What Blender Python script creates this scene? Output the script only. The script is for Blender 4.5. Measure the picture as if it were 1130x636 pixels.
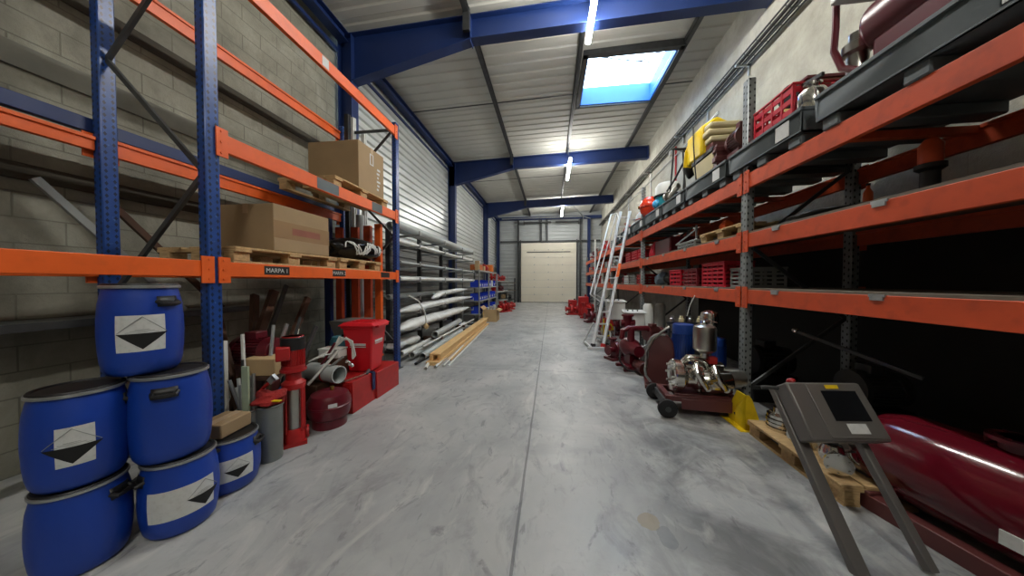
import bpy, bmesh, math, random
from mathutils import Vector, Matrix, Euler
PI = math.pi
D = bpy.data
COL = bpy.context.scene.collection
for o in list(D.objects): D.objects.remove(o)
rnd = random.Random(7)

# ------------------------------------------------------------ camera, world, exposure
sc = bpy.context.scene
cam = D.cameras.new('camera'); cam.sensor_width = 36.0; cam.lens = 325.0/1130*36; cam.clip_start = 0.02; cam.clip_end = 200
co = D.objects.new('camera', cam); COL.objects.link(co)
co.location = (0, 0, 1.5); co.rotation_euler = (math.radians(90-1.2232), 0, math.radians(7.5369))
sc.camera = co
sc.view_settings.view_transform = 'Standard'; sc.view_settings.look = 'None'
sc.view_settings.gamma = 1; sc.view_settings.use_curve_mapping = False
sc.view_settings.exposure = 1.5
LAMP = 70.0
SKY = 5.0
w = D.worlds.new('sky'); sc.world = w; w.use_nodes = True
bg = w.node_tree.nodes['Background']; bg.inputs[0].default_value = (0.62, 0.82, 1.0, 1); bg.inputs[1].default_value = SKY

# ------------------------------------------------------------ materials
def lin(c):
    if isinstance(c, str):
        c = c.lstrip('#'); c = [int(c[i:i+2], 16)/255 for i in (0, 2, 4)]
        return tuple((x/12.92 if x <= .04045 else ((x+.055)/1.055)**2.4) for x in c)+(1,)
    return tuple(c)+(1,)
MC = {}
def mat(name, col, rough=.5, metal=0., var=.12, scale=6., bump=0., bscale=40., dirt=None, dirt_amt=.5, spec=.5, stretch=None):
    """procedural paint / metal / plastic with mottled tone and optional bump"""
    if name in MC: return MC[name]
    m = D.materials.new(name); m.use_nodes = True; MC[name] = m
    nt = m.node_tree; N = nt.nodes; L = nt.links; b = N['Principled BSDF']
    tc = N.new('ShaderNodeTexCoord'); mp = N.new('ShaderNodeMapping'); L.new(tc.outputs['Object'], mp.inputs[0])
    if stretch: mp.inputs['Scale'].default_value = stretch
    nz = N.new('ShaderNodeTexNoise'); nz.inputs['Scale'].default_value = scale; nz.inputs['Detail'].default_value = 5
    L.new(mp.outputs[0], nz.inputs['Vector'])
    cr = N.new('ShaderNodeValToRGB'); c = lin(col)
    cr.color_ramp.elements[0].position = .3; cr.color_ramp.elements[1].position = .7
    cr.color_ramp.elements[0].color = tuple(x*(1-var) for x in c[:3])+(1,)
    cr.color_ramp.elements[1].color = tuple(min(1, x*(1+var)) for x in c[:3])+(1,)
    L.new(nz.outputs[0], cr.inputs[0]); out = cr.outputs[0]
    if dirt:
        n2 = N.new('ShaderNodeTexNoise'); n2.inputs['Scale'].default_value = scale*2.7; n2.inputs['Detail'].default_value = 8
        L.new(mp.outputs[0], n2.inputs['Vector'])
        r2 = N.new('ShaderNodeValToRGB'); r2.color_ramp.elements[0].position = .5; r2.color_ramp.elements[1].position = .68
        L.new(n2.outputs[0], r2.inputs[0])
        mu = N.new('ShaderNodeMath'); mu.operation = 'MULTIPLY'; mu.inputs[1].default_value = dirt_amt; L.new(r2.outputs[0], mu.inputs[0])
        mx = N.new('ShaderNodeMix'); mx.data_type = 'RGBA'; L.new(mu.outputs[0], mx.inputs[0]); L.new(out, mx.inputs[6]); mx.inputs[7].default_value = lin(dirt); out = mx.outputs[2]
    L.new(out, b.inputs['Base Color'])
    b.inputs['Roughness'].default_value = rough; b.inputs['Metallic'].default_value = metal
    b.inputs['Specular IOR Level'].default_value = spec
    if bump:
        n3 = N.new('ShaderNodeTexNoise'); n3.inputs['Scale'].default_value = bscale; n3.inputs['Detail'].default_value = 4
        L.new(mp.outputs[0], n3.inputs['Vector']); bp = N.new('ShaderNodeBump'); bp.inputs['Strength'].default_value = bump; bp.inputs['Distance'].default_value = .02
        L.new(n3.outputs[0], bp.inputs['Height']); L.new(bp.outputs[0], b.inputs['Normal'])
    return m

def emit(name, col, s):
    m = D.materials.new(name); m.use_nodes = True; b = m.node_tree.nodes['Principled BSDF']
    b.inputs['Base Color'].default_value = (.9, .9, .9, 1); b.inputs['Emission Color'].default_value = lin(col); b.inputs['Emission Strength'].default_value = s
    return m

def math_node(nt, op, a, b=None):
    n = nt.nodes.new('ShaderNodeMath'); n.operation = op
    for i, v in enumerate((a, b)):
        if v is None: continue
        if isinstance(v, (int, float)): n.inputs[i].default_value = v
        else: nt.links.new(v, n.inputs[i])
    return n.outputs[0]

def mix_col(nt, f, a, b):
    mx = nt.nodes.new('ShaderNodeMix'); mx.data_type = 'RGBA'
    for i, v in ((0, f), (6, a), (7, b)):
        if hasattr(v, 'links') or hasattr(v, 'is_linked'): nt.links.new(v, mx.inputs[i])
        else: mx.inputs[i].default_value = v
    return mx.outputs[2]

def ramp(nt, v, stops):
    r = nt.nodes.new('ShaderNodeValToRGB'); e = r.color_ramp.elements
    while len(e) < len(stops): e.new(.5)
    for i, (p, c) in enumerate(stops): e[i].position = p; e[i].color = (c if isinstance(c, tuple) else (c, c, c, 1))
    nt.links.new(v, r.inputs[0]); return r.outputs[0]

def noise(nt, vec, scale, detail=6, rough=.55, scl=None, dist=0):
    if scl:
        mp = nt.nodes.new('ShaderNodeMapping'); mp.inputs['Scale'].default_value = scl; nt.links.new(vec, mp.inputs[0]); vec = mp.outputs[0]
    n = nt.nodes.new('ShaderNodeTexNoise'); n.inputs['Scale'].default_value = scale; n.inputs['Detail'].default_value = detail
    n.inputs['Roughness'].default_value = rough; n.inputs['Distortion'].default_value = dist; nt.links.new(vec, n.inputs['Vector']); return n.outputs[0]

def floor_material():
    m = D.materials.new('power_floated_concrete'); m.use_nodes = True; nt = m.node_tree; b = nt.nodes['Principled BSDF']
    tc = nt.nodes.new('ShaderNodeTexCoord'); P = tc.outputs['Object']
    sp = nt.nodes.new('ShaderNodeSeparateXYZ'); nt.links.new(P, sp.inputs[0])
    c = ramp(nt, noise(nt, P, .9, 8, .6, dist=.6), [(.3, lin('#8a8c8d')), (.5, lin('#a0a2a1')), (.7, lin('#b6b6b3'))])
    st = ramp(nt, noise(nt, P, 3.2, 8, .65, (1, .55, 1), 1.2), [(.53, 0.), (.63, .75), (.72, 1.)])
    c = mix_col(nt, math_node(nt, 'MULTIPLY', st, .38), c, lin('#5d6064'))
    st2 = ramp(nt, noise(nt, P, 11, 6, .6, (1, .5, 1), .8), [(.56, 0.), (.7, 1.)])
    c = mix_col(nt, math_node(nt, 'MULTIPLY', st2, .3), c, lin('#6c6e70'))
    st3 = ramp(nt, noise(nt, P, 5.5, 7, .68, (.75, .35, 1), 2.2), [(.575, 0.), (.66, 1.)])
    c = mix_col(nt, math_node(nt, 'MULTIPLY', st3, .5), c, lin('#53565a'))
    oil = math_node(nt, 'MULTIPLY', ramp(nt, sp.outputs[0], [(.0, 0.), (.5, .0), (1., 1.)]), ramp(nt, noise(nt, P, 1.7, 7, .65, dist=1.), [(.40, 0.), (.6, 1.)]))
    c = mix_col(nt, math_node(nt, 'MULTIPLY', oil, .68), c, lin('#4c4f51'))
    pl = ramp(nt, noise(nt, P, 2.1, 6, .6, (1.3, .4, 1), 1.5), [(.58, 0.), (.7, 1.)])
    c = mix_col(nt, math_node(nt, 'MULTIPLY', pl, .45), c, lin('#c9c8c2'))
    # saw-cut joints: one along the aisle, cross joints every six metres
    wob = math_node(nt, 'MULTIPLY', math_node(nt, 'SUBTRACT', noise(nt, P, 3, 2), .5), .01)
    jx = math_node(nt, 'LESS_THAN', math_node(nt, 'ABSOLUTE', math_node(nt, 'ADD', math_node(nt, 'ADD', sp.outputs[0], .2), wob)), .009)
    fy = math_node(nt, 'ABSOLUTE', math_node(nt, 'SUBTRACT', math_node(nt, 'MODULO', math_node(nt, 'ADD', sp.outputs[1], 60-4.95+3.0), 6.0), 3.0))
    jy = math_node(nt, 'LESS_THAN', fy, .008)
    j = math_node(nt, 'MAXIMUM', jx, jy)
    c = mix_col(nt, math_node(nt, 'MULTIPLY', j, .6), c, lin('#3e4246'))
    # a worn pale-brown chip near the machines with a wet trail behind it
    def blob(cx, cy, rx, ry):
        dx = math_node(nt, 'DIVIDE', math_node(nt, 'SUBTRACT', sp.outputs[0], cx), rx); dy = math_node(nt, 'DIVIDE', math_node(nt, 'SUBTRACT', sp.outputs[1], cy), ry)
        d = math_node(nt, 'ADD', math_node(nt, 'MULTIPLY', dx, dx), math_node(nt, 'MULTIPLY', dy, dy))
        d = math_node(nt, 'ADD', d, math_node(nt, 'MULTIPLY', math_node(nt, 'SUBTRACT', noise(nt, P, 14, 3), .5), 1.6))
        return math_node(nt, 'LESS_THAN', d, 1.0)
    c = mix_col(nt, math_node(nt, 'MULTIPLY', blob(.61, 1.91, .07, .065), .8), c, lin('#8f8571'))
    c = mix_col(nt, math_node(nt, 'MULTIPLY', blob(.68, 1.80, .05, .08), .55), c, lin('#6a6f73'))
    nt.links.new(c, b.inputs['Base Color'])
    rr = ramp(nt, noise(nt, P, 2.2, 6, .6), [(.3, .3), (.7, .52)]); nt.links.new(rr, b.inputs['Roughness'])
    bp = nt.nodes.new('ShaderNodeBump'); bp.inputs['Strength'].default_value = .12; bp.inputs['Distance'].default_value = .01
    nt.links.new(noise(nt, P, 20, 6), bp.inputs['Height']); nt.links.new(bp.outputs[0], b.inputs['Normal'])
    return m

def block_material(name, light, dark, horiz='Y', bw=.5, bh=.2, mortar=.35, bump=.5):
    """cast / block-work concrete with courses running along the wall"""
    m = D.materials.new(name); m.use_nodes = True; nt = m.node_tree; b = nt.nodes['Principled BSDF']
    tc = nt.nodes.new('ShaderNodeTexCoord'); sp = nt.nodes.new('ShaderNodeSeparateXYZ'); nt.links.new(tc.outputs['Object'], sp.inputs[0])
    cb = nt.nodes.new('ShaderNodeCombineXYZ'); nt.links.new(sp.outputs[1 if horiz == 'Y' else 0], cb.inputs[0]); nt.links.new(sp.outputs[2], cb.inputs[1])
    P = tc.outputs['Object']
    c = ramp(nt, noise(nt, P, 1.1, 8, .65, dist=.4), [(.3, lin(dark)), (.7, lin(light))])
    s = ramp(nt, noise(nt, P, 4.5, 8, .7, (1, 1, .5)), [(.5, 0.), (.68, 1.)])
    c = mix_col(nt, math_node(nt, 'MULTIPLY', s, .45), c, lin(dark))
    br = nt.nodes.new('ShaderNodeTexBrick'); br.inputs['Scale'].default_value = 1; br.inputs['Brick Width'].default_value = bw; br.inputs['Row Height'].default_value = bh
    br.inputs['Mortar Size'].default_value = .006; br.inputs['Mortar Smooth'].default_value = .3
    br.inputs['Color1'].default_value = (.45, .45, .45, 1); br.inputs['Color2'].default_value = (.55, .55, .55, 1); br.inputs['Mortar'].default_value = (0, 0, 0, 1)
    nt.links.new(cb.outputs[0], br.inputs['Vector'])
    c = mix_col(nt, math_node(nt, 'MULTIPLY', br.outputs['Fac'], mortar), c, lin(dark))
    nt.links.new(c, b.inputs['Base Color']); b.inputs['Roughness'].default_value = .9
    bp = nt.nodes.new('ShaderNodeBump'); bp.inputs['Strength'].default_value = bump; bp.inputs['Distance'].default_value = .02
    h = math_node(nt, 'ADD', math_node(nt, 'MULTIPLY', noise(nt, P, 14, 8, .7), .8), math_node(nt, 'MULTIPLY', br.outputs['Fac'], -.5))
    nt.links.new(h, bp.inputs['Height']); nt.links.new(bp.outputs[0], b.inputs['Normal'])
    return m

def upright_material(name, col, hole, rough=.4, metal=0., pitch=.05, wear=None):
    """painted rack post with its punched keyhole pattern"""
    m = D.materials.new(name); m.use_nodes = True; nt = m.node_tree; b = nt.nodes['Principled BSDF']
    tc = nt.nodes.new('ShaderNodeTexCoord'); P = tc.outputs['Object']; sp = nt.nodes.new('ShaderNodeSeparateXYZ'); nt.links.new(P, sp.inputs[0])
    ge = nt.nodes.new('ShaderNodeNewGeometry'); sn = nt.nodes.new('ShaderNodeSeparateXYZ'); nt.links.new(tc.outputs['Normal'], sn.inputs[0])
    # coordinate across the face: y on faces looking along x, x on faces looking along y
    nx = math_node(nt, 'GREATER_THAN', math_node(nt, 'ABSOLUTE', sn.outputs[0]), .5)
    u = math_node(nt, 'ADD', math_node(nt, 'MULTIPLY', nx, sp.outputs[1]), math_node(nt, 'MULTIPLY', math_node(nt, 'SUBTRACT', 1, nx), sp.outputs[0]))
    def col_holes(uc, zo):
        du = math_node(nt, 'DIVIDE', math_node(nt, 'ABSOLUTE', math_node(nt, 'SUBTRACT', u, uc)), .0115)
        z = math_node(nt, 'SUBTRACT', math_node(nt, 'MODULO', math_node(nt, 'ADD', sp.outputs[2], 10+zo), pitch), pitch/2)
        dz = math_node(nt, 'DIVIDE', math_node(nt, 'ABSOLUTE', z), .018)
        return math_node(nt, 'LESS_THAN', math_node(nt, 'ADD', du, dz), 1.0)
    h = math_node(nt, 'MAXIMUM', col_holes(.024, 0), col_holes(-.024, .025 if pitch > .04 else 0))
    c = ramp(nt, noise(nt, P, 9, 5), [(.3, tuple(x*.8 for x in lin(col)[:3])+(1,)), (.7, tuple(min(1, x*1.15) for x in lin(col)[:3])+(1,))])
    if wear:
        s = ramp(nt, noise(nt, P, 25, 6, .7), [(.6, 0.), (.68, 1.)]); c = mix_col(nt, math_node(nt, 'MULTIPLY', s, .6), c, lin(wear))
    c = mix_col(nt, h, c, lin(hole)); nt.links.new(c, b.inputs['Base Color'])
    b.inputs['Roughness'].default_value = rough; b.inputs['Metallic'].default_value = metal
    return m

M_BLUE_RACK = upright_material('blue_rack_paint', '#1b4284', '#0a1a3c', .35, wear='#5f7fb4')
M_GALV_RACK = upright_material('galvanised_rack_post', '#8d9292', '#2c2f30', .45, .4, .07)
M_ORANGE = mat('orange_rack_paint', '#e2601f', .42, 0, .06, 5, dirt='#a8481c', dirt_amt=.15)
M_RUST = mat('worn_rust_orange_paint', '#c84c22', .5, 0, .12, 4, dirt='#7f2d18', dirt_amt=.3)
M_STEELBLUE = mat('dark_blue_steel_paint', '#132a5c', .45, 0, .08, 2)
M_GALV = mat('galvanised_steel', '#a9adad', .38, .75, .12, 12)
M_DKSTEEL = mat('dark_steel', '#4a4c4d', .45, .5, .15, 10)
M_CHROME = mat('polished_stainless', '#d8d6d0', .14, 1, .05, 8)
M_STAIN = mat('brushed_stainless', '#b9b7b0', .28, 1, .08, 10)
M_CARD = mat('brown_cardboard', '#9a8261', .85, 0, .06, 4, bump=.05)
M_CARD2 = mat('pale_cardboard', '#b89c72', .85, 0, .08, 4, bump=.05)
M_TAPE = mat('packing_tape', '#b39a77', .3, 0, .05, 8)
M_WOOD = mat('pallet_pine', '#b89a6c', .8, 0, .18, 6, bump=.2, stretch=(1, 6, 6), dirt='#6e5231', dirt_amt=.4)
M_PLANK = mat('fresh_pine', '#d8b27a', .7, 0, .12, 4, stretch=(8, 1, 8))
M_DRUM = mat('blue_drum_plastic', '#103a98', .42, 0, .08, 3, bump=.04)
M_BLACKP = mat('black_plastic', '#141416', .5, 0, .1, 8)
M_RUBBER = mat('black_rubber', '#18181a', .75, 0, .1, 8)
M_LABEL = mat('white_label', '#c9cbc9', .6, 0, .04, 20, dirt='#a0a19c', dirt_amt=.25)
M_INK = mat('black_ink', '#0b0b0c', .6, 0, .02)
M_GREYINK = mat('grey_print', '#8f9390', .6, 0, .02)
M_RED = mat('red_paint', '#a81c1c', .4, 0, .1, 6, dirt='#7c1515', dirt_amt=.3)
M_REDBIN = mat('red_bin_plastic', '#c81522', .45, 0, .06, 3)
M_REDCR = mat('red_crate_plastic', '#b8142a', .45, 0, .06, 3)
M_MAROON = mat('maroon_machine_paint', '#5c1420', .3, 0, .1, 5)
M_BROWNM = mat('brown_machine_paint', '#5a2f2e', .35, 0, .1, 5)
M_TRAY = mat('dark_grey_sump_plastic', '#596164', .6, 0, .1, 4)
M_WHITE = mat('white_paint', '#cfd0cc', .5, 0, .05, 4)
M_CREAM = mat('cream_plastic', '#d0c49a', .5, 0, .06, 3)
M_YEL = mat('yellow_paint', '#e0bf12', .45, 0, .06, 4, dirt='#a98c10', dirt_amt=.3)
M_PVC = mat('grey_plastic_pipe', '#a8adab', .4, 0, .08, 4)
M_PVCW = mat('pale_plastic_pipe', '#d4d5cf', .4, 0, .08, 4)
M_FILM = mat('milky_plastic_film', '#dcdedb', .25, 0, .12, 6, bump=.5, bscale=12)
M_BINBLUE = mat('blue_bin_plastic', '#1c3ec4', .4, 0, .08, 6)
M_TEAL = mat('teal_paint', '#2b8f9c', .4, 0, .1, 5)
M_BLUEM = mat('blue_motor_paint', '#1c3f88', .35, 0, .1, 5)
M_GREYM = mat('grey_machine_paint', '#8a8d8b', .45, 0, .1, 5)
M_ALU = mat('aluminium', '#dcdfdf', .35, .35, .06, 8)
M_BRASS = mat('brass_fitting', '#a98a45', .3, .9, .08, 8)
M_DECK = mat('chipboard_shelf', '#6f675a', .85, 0, .1, 8)
M_CLAD = mat('pale_metal_cladding', '#d6dad8', .3, .45, .05, 1.5)
M_CLADE = mat('grey_metal_cladding', '#a9aeae', .45, .2, .05, 1.5)
M_ROOF = mat('pale_roof_deck', '#bdbdb5', .6, 0, .05, .8)
M_DOORP = mat('cream_door_panel', '#e2ddcc', .55, 0, .04, 1.2)
M_WBROWN = mat('brown_stained_wood', '#4a3020', .7, 0, .15, 5)

# ------------------------------------------------------------ mesh helpers
class MB:
    def __init__(s): s.bm = bmesh.new()
    def _new(s, vs, mtx):
        for v in vs: v.co = mtx @ v.co
    def box(s, x0, x1, y0, y1, z0, z1, M=None):
        co_ = [(x, y, z) for x in (x0, x1) for y in (y0, y1) for z in (z0, z1)]
        v = [s.bm.verts.new(M @ Vector(c) if M else c) for c in co_]
        for f in ((0, 1, 3, 2), (4, 6, 7, 5), (0, 4, 5, 1), (2, 3, 7, 6), (0, 2, 6, 4), (1, 5, 7, 3)): s.bm.faces.new([v[i] for i in f])
        return s
    def cb(s, c, d, M=None):
        return s.box(c[0]-d[0]/2, c[0]+d[0]/2, c[1]-d[1]/2, c[1]+d[1]/2, c[2]-d[2]/2, c[2]+d[2]/2, M)
    def bar(s, p, q, w, h, up=(0, 0, 1)):
        p = Vector(p); q = Vector(q); d = (q-p).normalized(); u = Vector(up)
        if abs(d.dot(u)) > .98: u = Vector((0, 1, 0))
        a = d.cross(u).normalized(); b = a.cross(d).normalized()
        v = []
        for e in (p, q):
            for i, j in ((-1, -1), (1, -1), (1, 1), (-1, 1)): v.append(s.bm.verts.new(e+a*w/2*i+b*h/2*j))
        for f in ((0, 3, 2, 1), (4, 5, 6, 7), (0, 1, 5, 4), (1, 2, 6, 5), (2, 3, 7, 6), (3, 0, 4, 7)): s.bm.faces.new([v[i] for i in f])
        return s
    def tube(s, pts, r, n=10, cap=True, r2=None):
        pts = [Vector(p) for p in pts]; rings = []; k = len(pts)
        d0 = (pts[1]-pts[0]).normalized(); u = Vector((0, 0, 1)) if abs(d0.z) < .9 else Vector((1, 0, 0))
        a = d0.cross(u).normalized()
        for i, p in enumerate(pts):
            d = (pts[min(i+1, k-1)]-pts[max(i-1, 0)]).normalized()
            a = (a-d*a.dot(d)).normalized(); b = d.cross(a)
            rr = r if r2 is None else r+(r2-r)*i/(k-1)
            rings.append([s.bm.verts.new(p+(a*math.cos(t)+b*math.sin(t))*rr) for t in [2*PI*j/n for j in range(n)]])
        for r0, r1 in zip(rings, rings[1:]):
            for j in range(n): s.bm.faces.new((r0[j], r0[(j+1) % n], r1[(j+1) % n], r1[j]))
        if cap: s.bm.faces.new(rings[0][::-1]); s.bm.faces.new(rings[-1])
        return s
    def cyl(s, p, q, r, r2=None, n=20): return s.tube([p, q], r, n, True, r2)
    def pipe(s, p, q, r, t=.004, n=16):
        """open-ended hollow pipe"""
        p = Vector(p); q = Vector(q); d = (q-p).normalized(); u = Vector((0, 0, 1)) if abs(d.z) < .9 else Vector((1, 0, 0)); a = d.cross(u).normalized(); b = d.cross(a)
        R = []
        for e, rr in ((p, r), (q, r), (q, r-t), (p, r-t)):
            R.append([s.bm.verts.new(e+(a*math.cos(2*PI*j/n)+b*math.sin(2*PI*j/n))*rr) for j in range(n)])
        for i in range(4):
            A, B = R[i], R[(i+1) % 4]
            for j in range(n): s.bm.faces.new((A[j], A[(j+1) % n], B[(j+1) % n], B[j]))
        return s
    def lathe(s, prof, c=(0, 0, 0), axis='Z', n=24, M=None, sx=1, sy=1):
        """prof: (radius, height) list; closed on the axis where radius is 0"""
        R = {'Z': Matrix.Identity(4), 'X': Matrix.Rotation(PI/2, 4, 'Y'), 'Y': Matrix.Rotation(-PI/2, 4, 'X')}[axis]
        T = Matrix.Translation(c) @ R
        if M: T = M @ T
        rings = []
        for r, h in prof:
            if r < 1e-6: rings.append([s.bm.verts.new(T @ Vector((0, 0, h)))])
            else: rings.append([s.bm.verts.new(T @ Vector((r*sx*math.cos(2*PI*j/n), r*sy*math.sin(2*PI*j/n), h))) for j in range(n)])
        for A, B in zip(rings, rings[1:]):
            for j in range(n):
                a0, a1 = A[j % len(A)], A[(j+1) % len(A)]; b0, b1 = B[j % len(B)], B[(j+1) % len(B)]
                vs = []
                for v in (a0, a1, b1, b0):
                    if v not in vs: vs.append(v)
                if len(vs) >= 3: s.bm.faces.new(vs)
        return s
    def prism(s, pts, a, b, plane='XZ'):
        """polygon extruded between a and b along the axis missing from plane"""
        def P(u, v, w): return {'XZ': (u, w, v), 'YZ': (w, u, v), 'XY': (u, v, w)}[plane]
        A = [s.bm.verts.new(P(u, v, a)) for u, v in pts]; B = [s.bm.verts.new(P(u, v, b)) for u, v in pts]
        s.bm.faces.new(A); s.bm.faces.new(B[::-1]); k = len(pts)
        for i in range(k): s.bm.faces.new((A[i], B[i], B[(i+1) % k], A[(i+1) % k]))
        return s
    def blob(s, c, r, seed=0, amp=.12, sub=3, M=None):
        r_ = random.Random(seed); ph = [(r_.uniform(-3, 3), r_.uniform(-3, 3), r_.uniform(-3, 3), r_.uniform(0, 6)) for _ in range(7)]
        t = bmesh.new(); bmesh.ops.create_icosphere(t, subdivisions=sub, radius=1)
        mp = {}
        for v in t.verts:
            n = v.co.normalized(); k = 1+amp*sum(math.sin(p[0]*n.x*2+p[1]*n.y*2+p[2]*n.z*2+p[3]) for p in ph)/2.2
            q = Vector((n.x*r[0]*k, n.y*r[1]*k, n.z*r[2]*k))+Vector(c)
            mp[v.index] = s.bm.verts.new(M @ q if M else q)
        for f in t.faces: s.bm.faces.new([mp[v.index] for v in f.verts])
        t.free(); return s
    def patch(s, rad, a0, a1, z0, z1, n=8, c=(0, 0), thick=.0012, fL=None, fR=None, rows=1, rf=None):
        """curved patch hugging an upright drum: azimuth a0..a1 (radians), optional edges fL/fR(t) in 0..1"""
        g = []
        for k in range(rows+1):
            t = k/rows; z = z0+(z1-z0)*t; l = fL(t) if fL else 0; r = fR(t) if fR else 1; row = []
            for i in range(n+1):
                a = a0+(a1-a0)*(l+(r-l)*i/n); R_ = (rf(z) if rf else rad)+thick
                row.append(s.bm.verts.new((c[0]+R_*math.cos(a), c[1]+R_*math.sin(a), z)))
            g.append(row)
        for A, B in zip(g, g[1:]):
            for i in range(n):
                try: s.bm.faces.new((A[i], A[i+1], B[i+1], B[i]))
                except ValueError: pass
        return s

def obj(name, mb, m, parent=None, bevel=0, flat=False, sharp=.6, segs=2, solid=0):
    bm = mb.bm
    bmesh.ops.remove_doubles(bm, verts=bm.verts, dist=1e-6)
    bmesh.ops.recalc_face_normals(bm, faces=bm.faces)
    if not flat:
        for f in bm.faces: f.smooth = True
        for e in bm.edges:
            if len(e.link_faces) == 2 and e.calc_face_angle(0) > sharp: e.smooth = False
    me = D.meshes.new(name); bm.to_mesh(me); bm.free(); me.materials.append(m)
    o = D.objects.new(name, me); COL.objects.link(o)
    if parent: o.parent = parent
    if solid: q = o.modifiers.new('s', 'SOLIDIFY'); q.thickness = solid; q.offset = 1
    if bevel: q = o.modifiers.new('b', 'BEVEL'); q.width = bevel; q.segments = segs; q.limit_method = 'ANGLE'; q.angle_limit = .7
    return o
def tag(o, label, cat, group=None, kind=None):
    o['label'] = label; o['category'] = cat
    if group: o['group'] = group
    if kind: o['kind'] = kind
    return o
def thing(name, label, cat, loc=(0, 0, 0), rz=0, group=None, rot=None):
    o = D.objects.new(name, None); COL.objects.link(o); o.location = loc; o.rotation_euler = rot or (0, 0, rz); o.empty_display_size = .1
    return tag(o, label, cat, group)
def struct(name, mb, m, **k):
    o = obj(name, mb, m, **k); o['kind'] = 'structure'; return o
def dup(root, loc=None, rz=None, label=None, rot=None, scale=None):
    r = root.copy(); COL.objects.link(r)
    if loc is not None: r.location = loc
    if rz is not None: r.rotation_euler = (0, 0, rz)
    if rot is not None: r.rotation_euler = rot
    if scale is not None: r.scale = scale
    if label: r['label'] = label
    for ch in [c for c in D.objects if c.parent == root]:
        c = ch.copy(); COL.objects.link(c); c.parent = r
        for g in [x for x in D.objects if x.parent == ch]:
            d = g.copy(); COL.objects.link(d); d.parent = c
    return r
def text_mesh(name, s, size, m, parent, loc, rot, ext=.0008):
    cu = D.curves.new(name, 'FONT'); cu.body = s; cu.size = size; cu.extrude = ext; cu.align_x = 'CENTER'; cu.align_y = 'CENTER'
    t = D.objects.new('tmp', cu); COL.objects.link(t)
    bpy.context.view_layer.update()
    me = D.meshes.new_from_object(t.evaluated_get(bpy.context.evaluated_depsgraph_get())); D.objects.remove(t)
    me.materials.clear(); me.materials.append(m)
    o = D.objects.new(name, me); COL.objects.link(o); o.parent = parent; o.location = loc; o.rotation_euler = rot
    return o

# ------------------------------------------------------------ room shell
YB, YE, XL, XR = -4.0, 21.5, -4.1, 3.5
def roofz(x): return 6.43+.03*x
struct('floor', MB().box(XL-.3, XR+.3, YB-.3, YE+.3, -.15, 0), floor_material(), flat=True)
M_BLOCK = block_material('grey_block_work', '#a19f90', '#6a685c', mortar=.75, bump=.7)
M_CAST = block_material('pale_cast_concrete', '#b9b7ab', '#8a887c', bw=1.2, bh=.6, mortar=.12, bump=.7)
struct('wall_left', MB().box(XL-.2, XL, YB, 5.35, 0, 6.6), M_BLOCK, flat=True)
struct('wall_right', MB().box(XR, XR+.2, YB, YE+.2, 0, 6.8), M_CAST, flat=True)
struct('wall_right', MB().box(XR-.03, XR, YB, 7.5, 0, 2.14), mat('shade_black_board', '#1d1e1b', .8, 0, .2, 3), flat=True)  # near-black board: the deep shade behind the rack is put into its colour
struct('wall_rear', MB().box(XL-.2, XR+.2, YB-.2, YB, 0, 6.8), M_BLOCK, flat=True)

def trap(a, b, pitch, depth, lo=.38, sl=.1):
    """trapezoid rib profile from a to b: list of (along, offset)"""
    out = []; t = a
    while t < b:
        for f, o in ((0, 0), (lo, 0), (lo+sl, depth), (1-sl, depth)):
            u = t+f*pitch
            if u <= b: out.append((u, o))
        t += pitch
    out.append((b, 0)); return out
def cladding(prof, place):
    mb = MB(); A = []; B = []
    for u, o in prof:
        p, q = place(u, o); A.append(mb.bm.verts.new(p)); B.append(mb.bm.verts.new(q))
    for i in range(len(A)-1): mb.bm.faces.new((A[i], B[i], B[i+1], A[i+1]))
    return mb
mb = cladding(trap(2.47, 6.5, .19, .06, .30, .08), lambda z, o: ((XL+.0+o, 5.35, z), (XL+o, YE+.05, z)))
struct('wall_left', mb, M_CLAD, flat=True, solid=.004)
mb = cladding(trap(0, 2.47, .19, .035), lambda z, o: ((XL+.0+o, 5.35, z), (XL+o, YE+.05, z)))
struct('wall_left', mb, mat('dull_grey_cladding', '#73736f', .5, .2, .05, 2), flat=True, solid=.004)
mb = cladding(trap(0, 6.7, .26, .03, .6, .06), lambda z, o: ((XL-.1, YE-o, z), (XR+.1, YE-o, z)))
struct('wall_far', mb, M_CLADE, flat=True, solid=.004)

# roof deck: ribs run across the hall; an opening is left for the rooflight
SX0, SX1, SY0, SY1 = .80, 2.62, 6.72, 8.45
mb = MB()
def deck(x0, x1, y0, y1):
    pr = trap(y0, y1, .30, .022, .5, .1); A = []; B = []
    for y, o in pr:
        A.append(mb.bm.verts.new((x0, y, roofz(x0)+o))); B.append(mb.bm.verts.new((x1, y, roofz(x1)+o)))
    for i in range(len(A)-1): mb.bm.faces.new((A[i], B[i], B[i+1], A[i+1]))
deck(XL-.1, XR+.1, YB-.1, SY0); deck(XL-.1, SX0, SY0, SY1); deck(SX1, XR+.1, SY0, SY1); deck(XL-.1, XR+.1, SY1, YE+.1)
struct('ceiling', mb, M_ROOF, flat=True, solid=.01)
# cross seams between roof sheets
mb = MB()
for y in (2.0, 8.02, 13.95, 19.6):
    for a, b in ((XL, SX0 if 6.7 < y < 8.5 else XR), (SX1 if 6.7 < y < 8.5 else 9, XR)):
        if b > a: mb.bar((a, y, roofz(a)-.006), (b, y, roofz(b)-.006), .035, .012)
struct('trim_1', mb, M_DKSTEEL)

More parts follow.
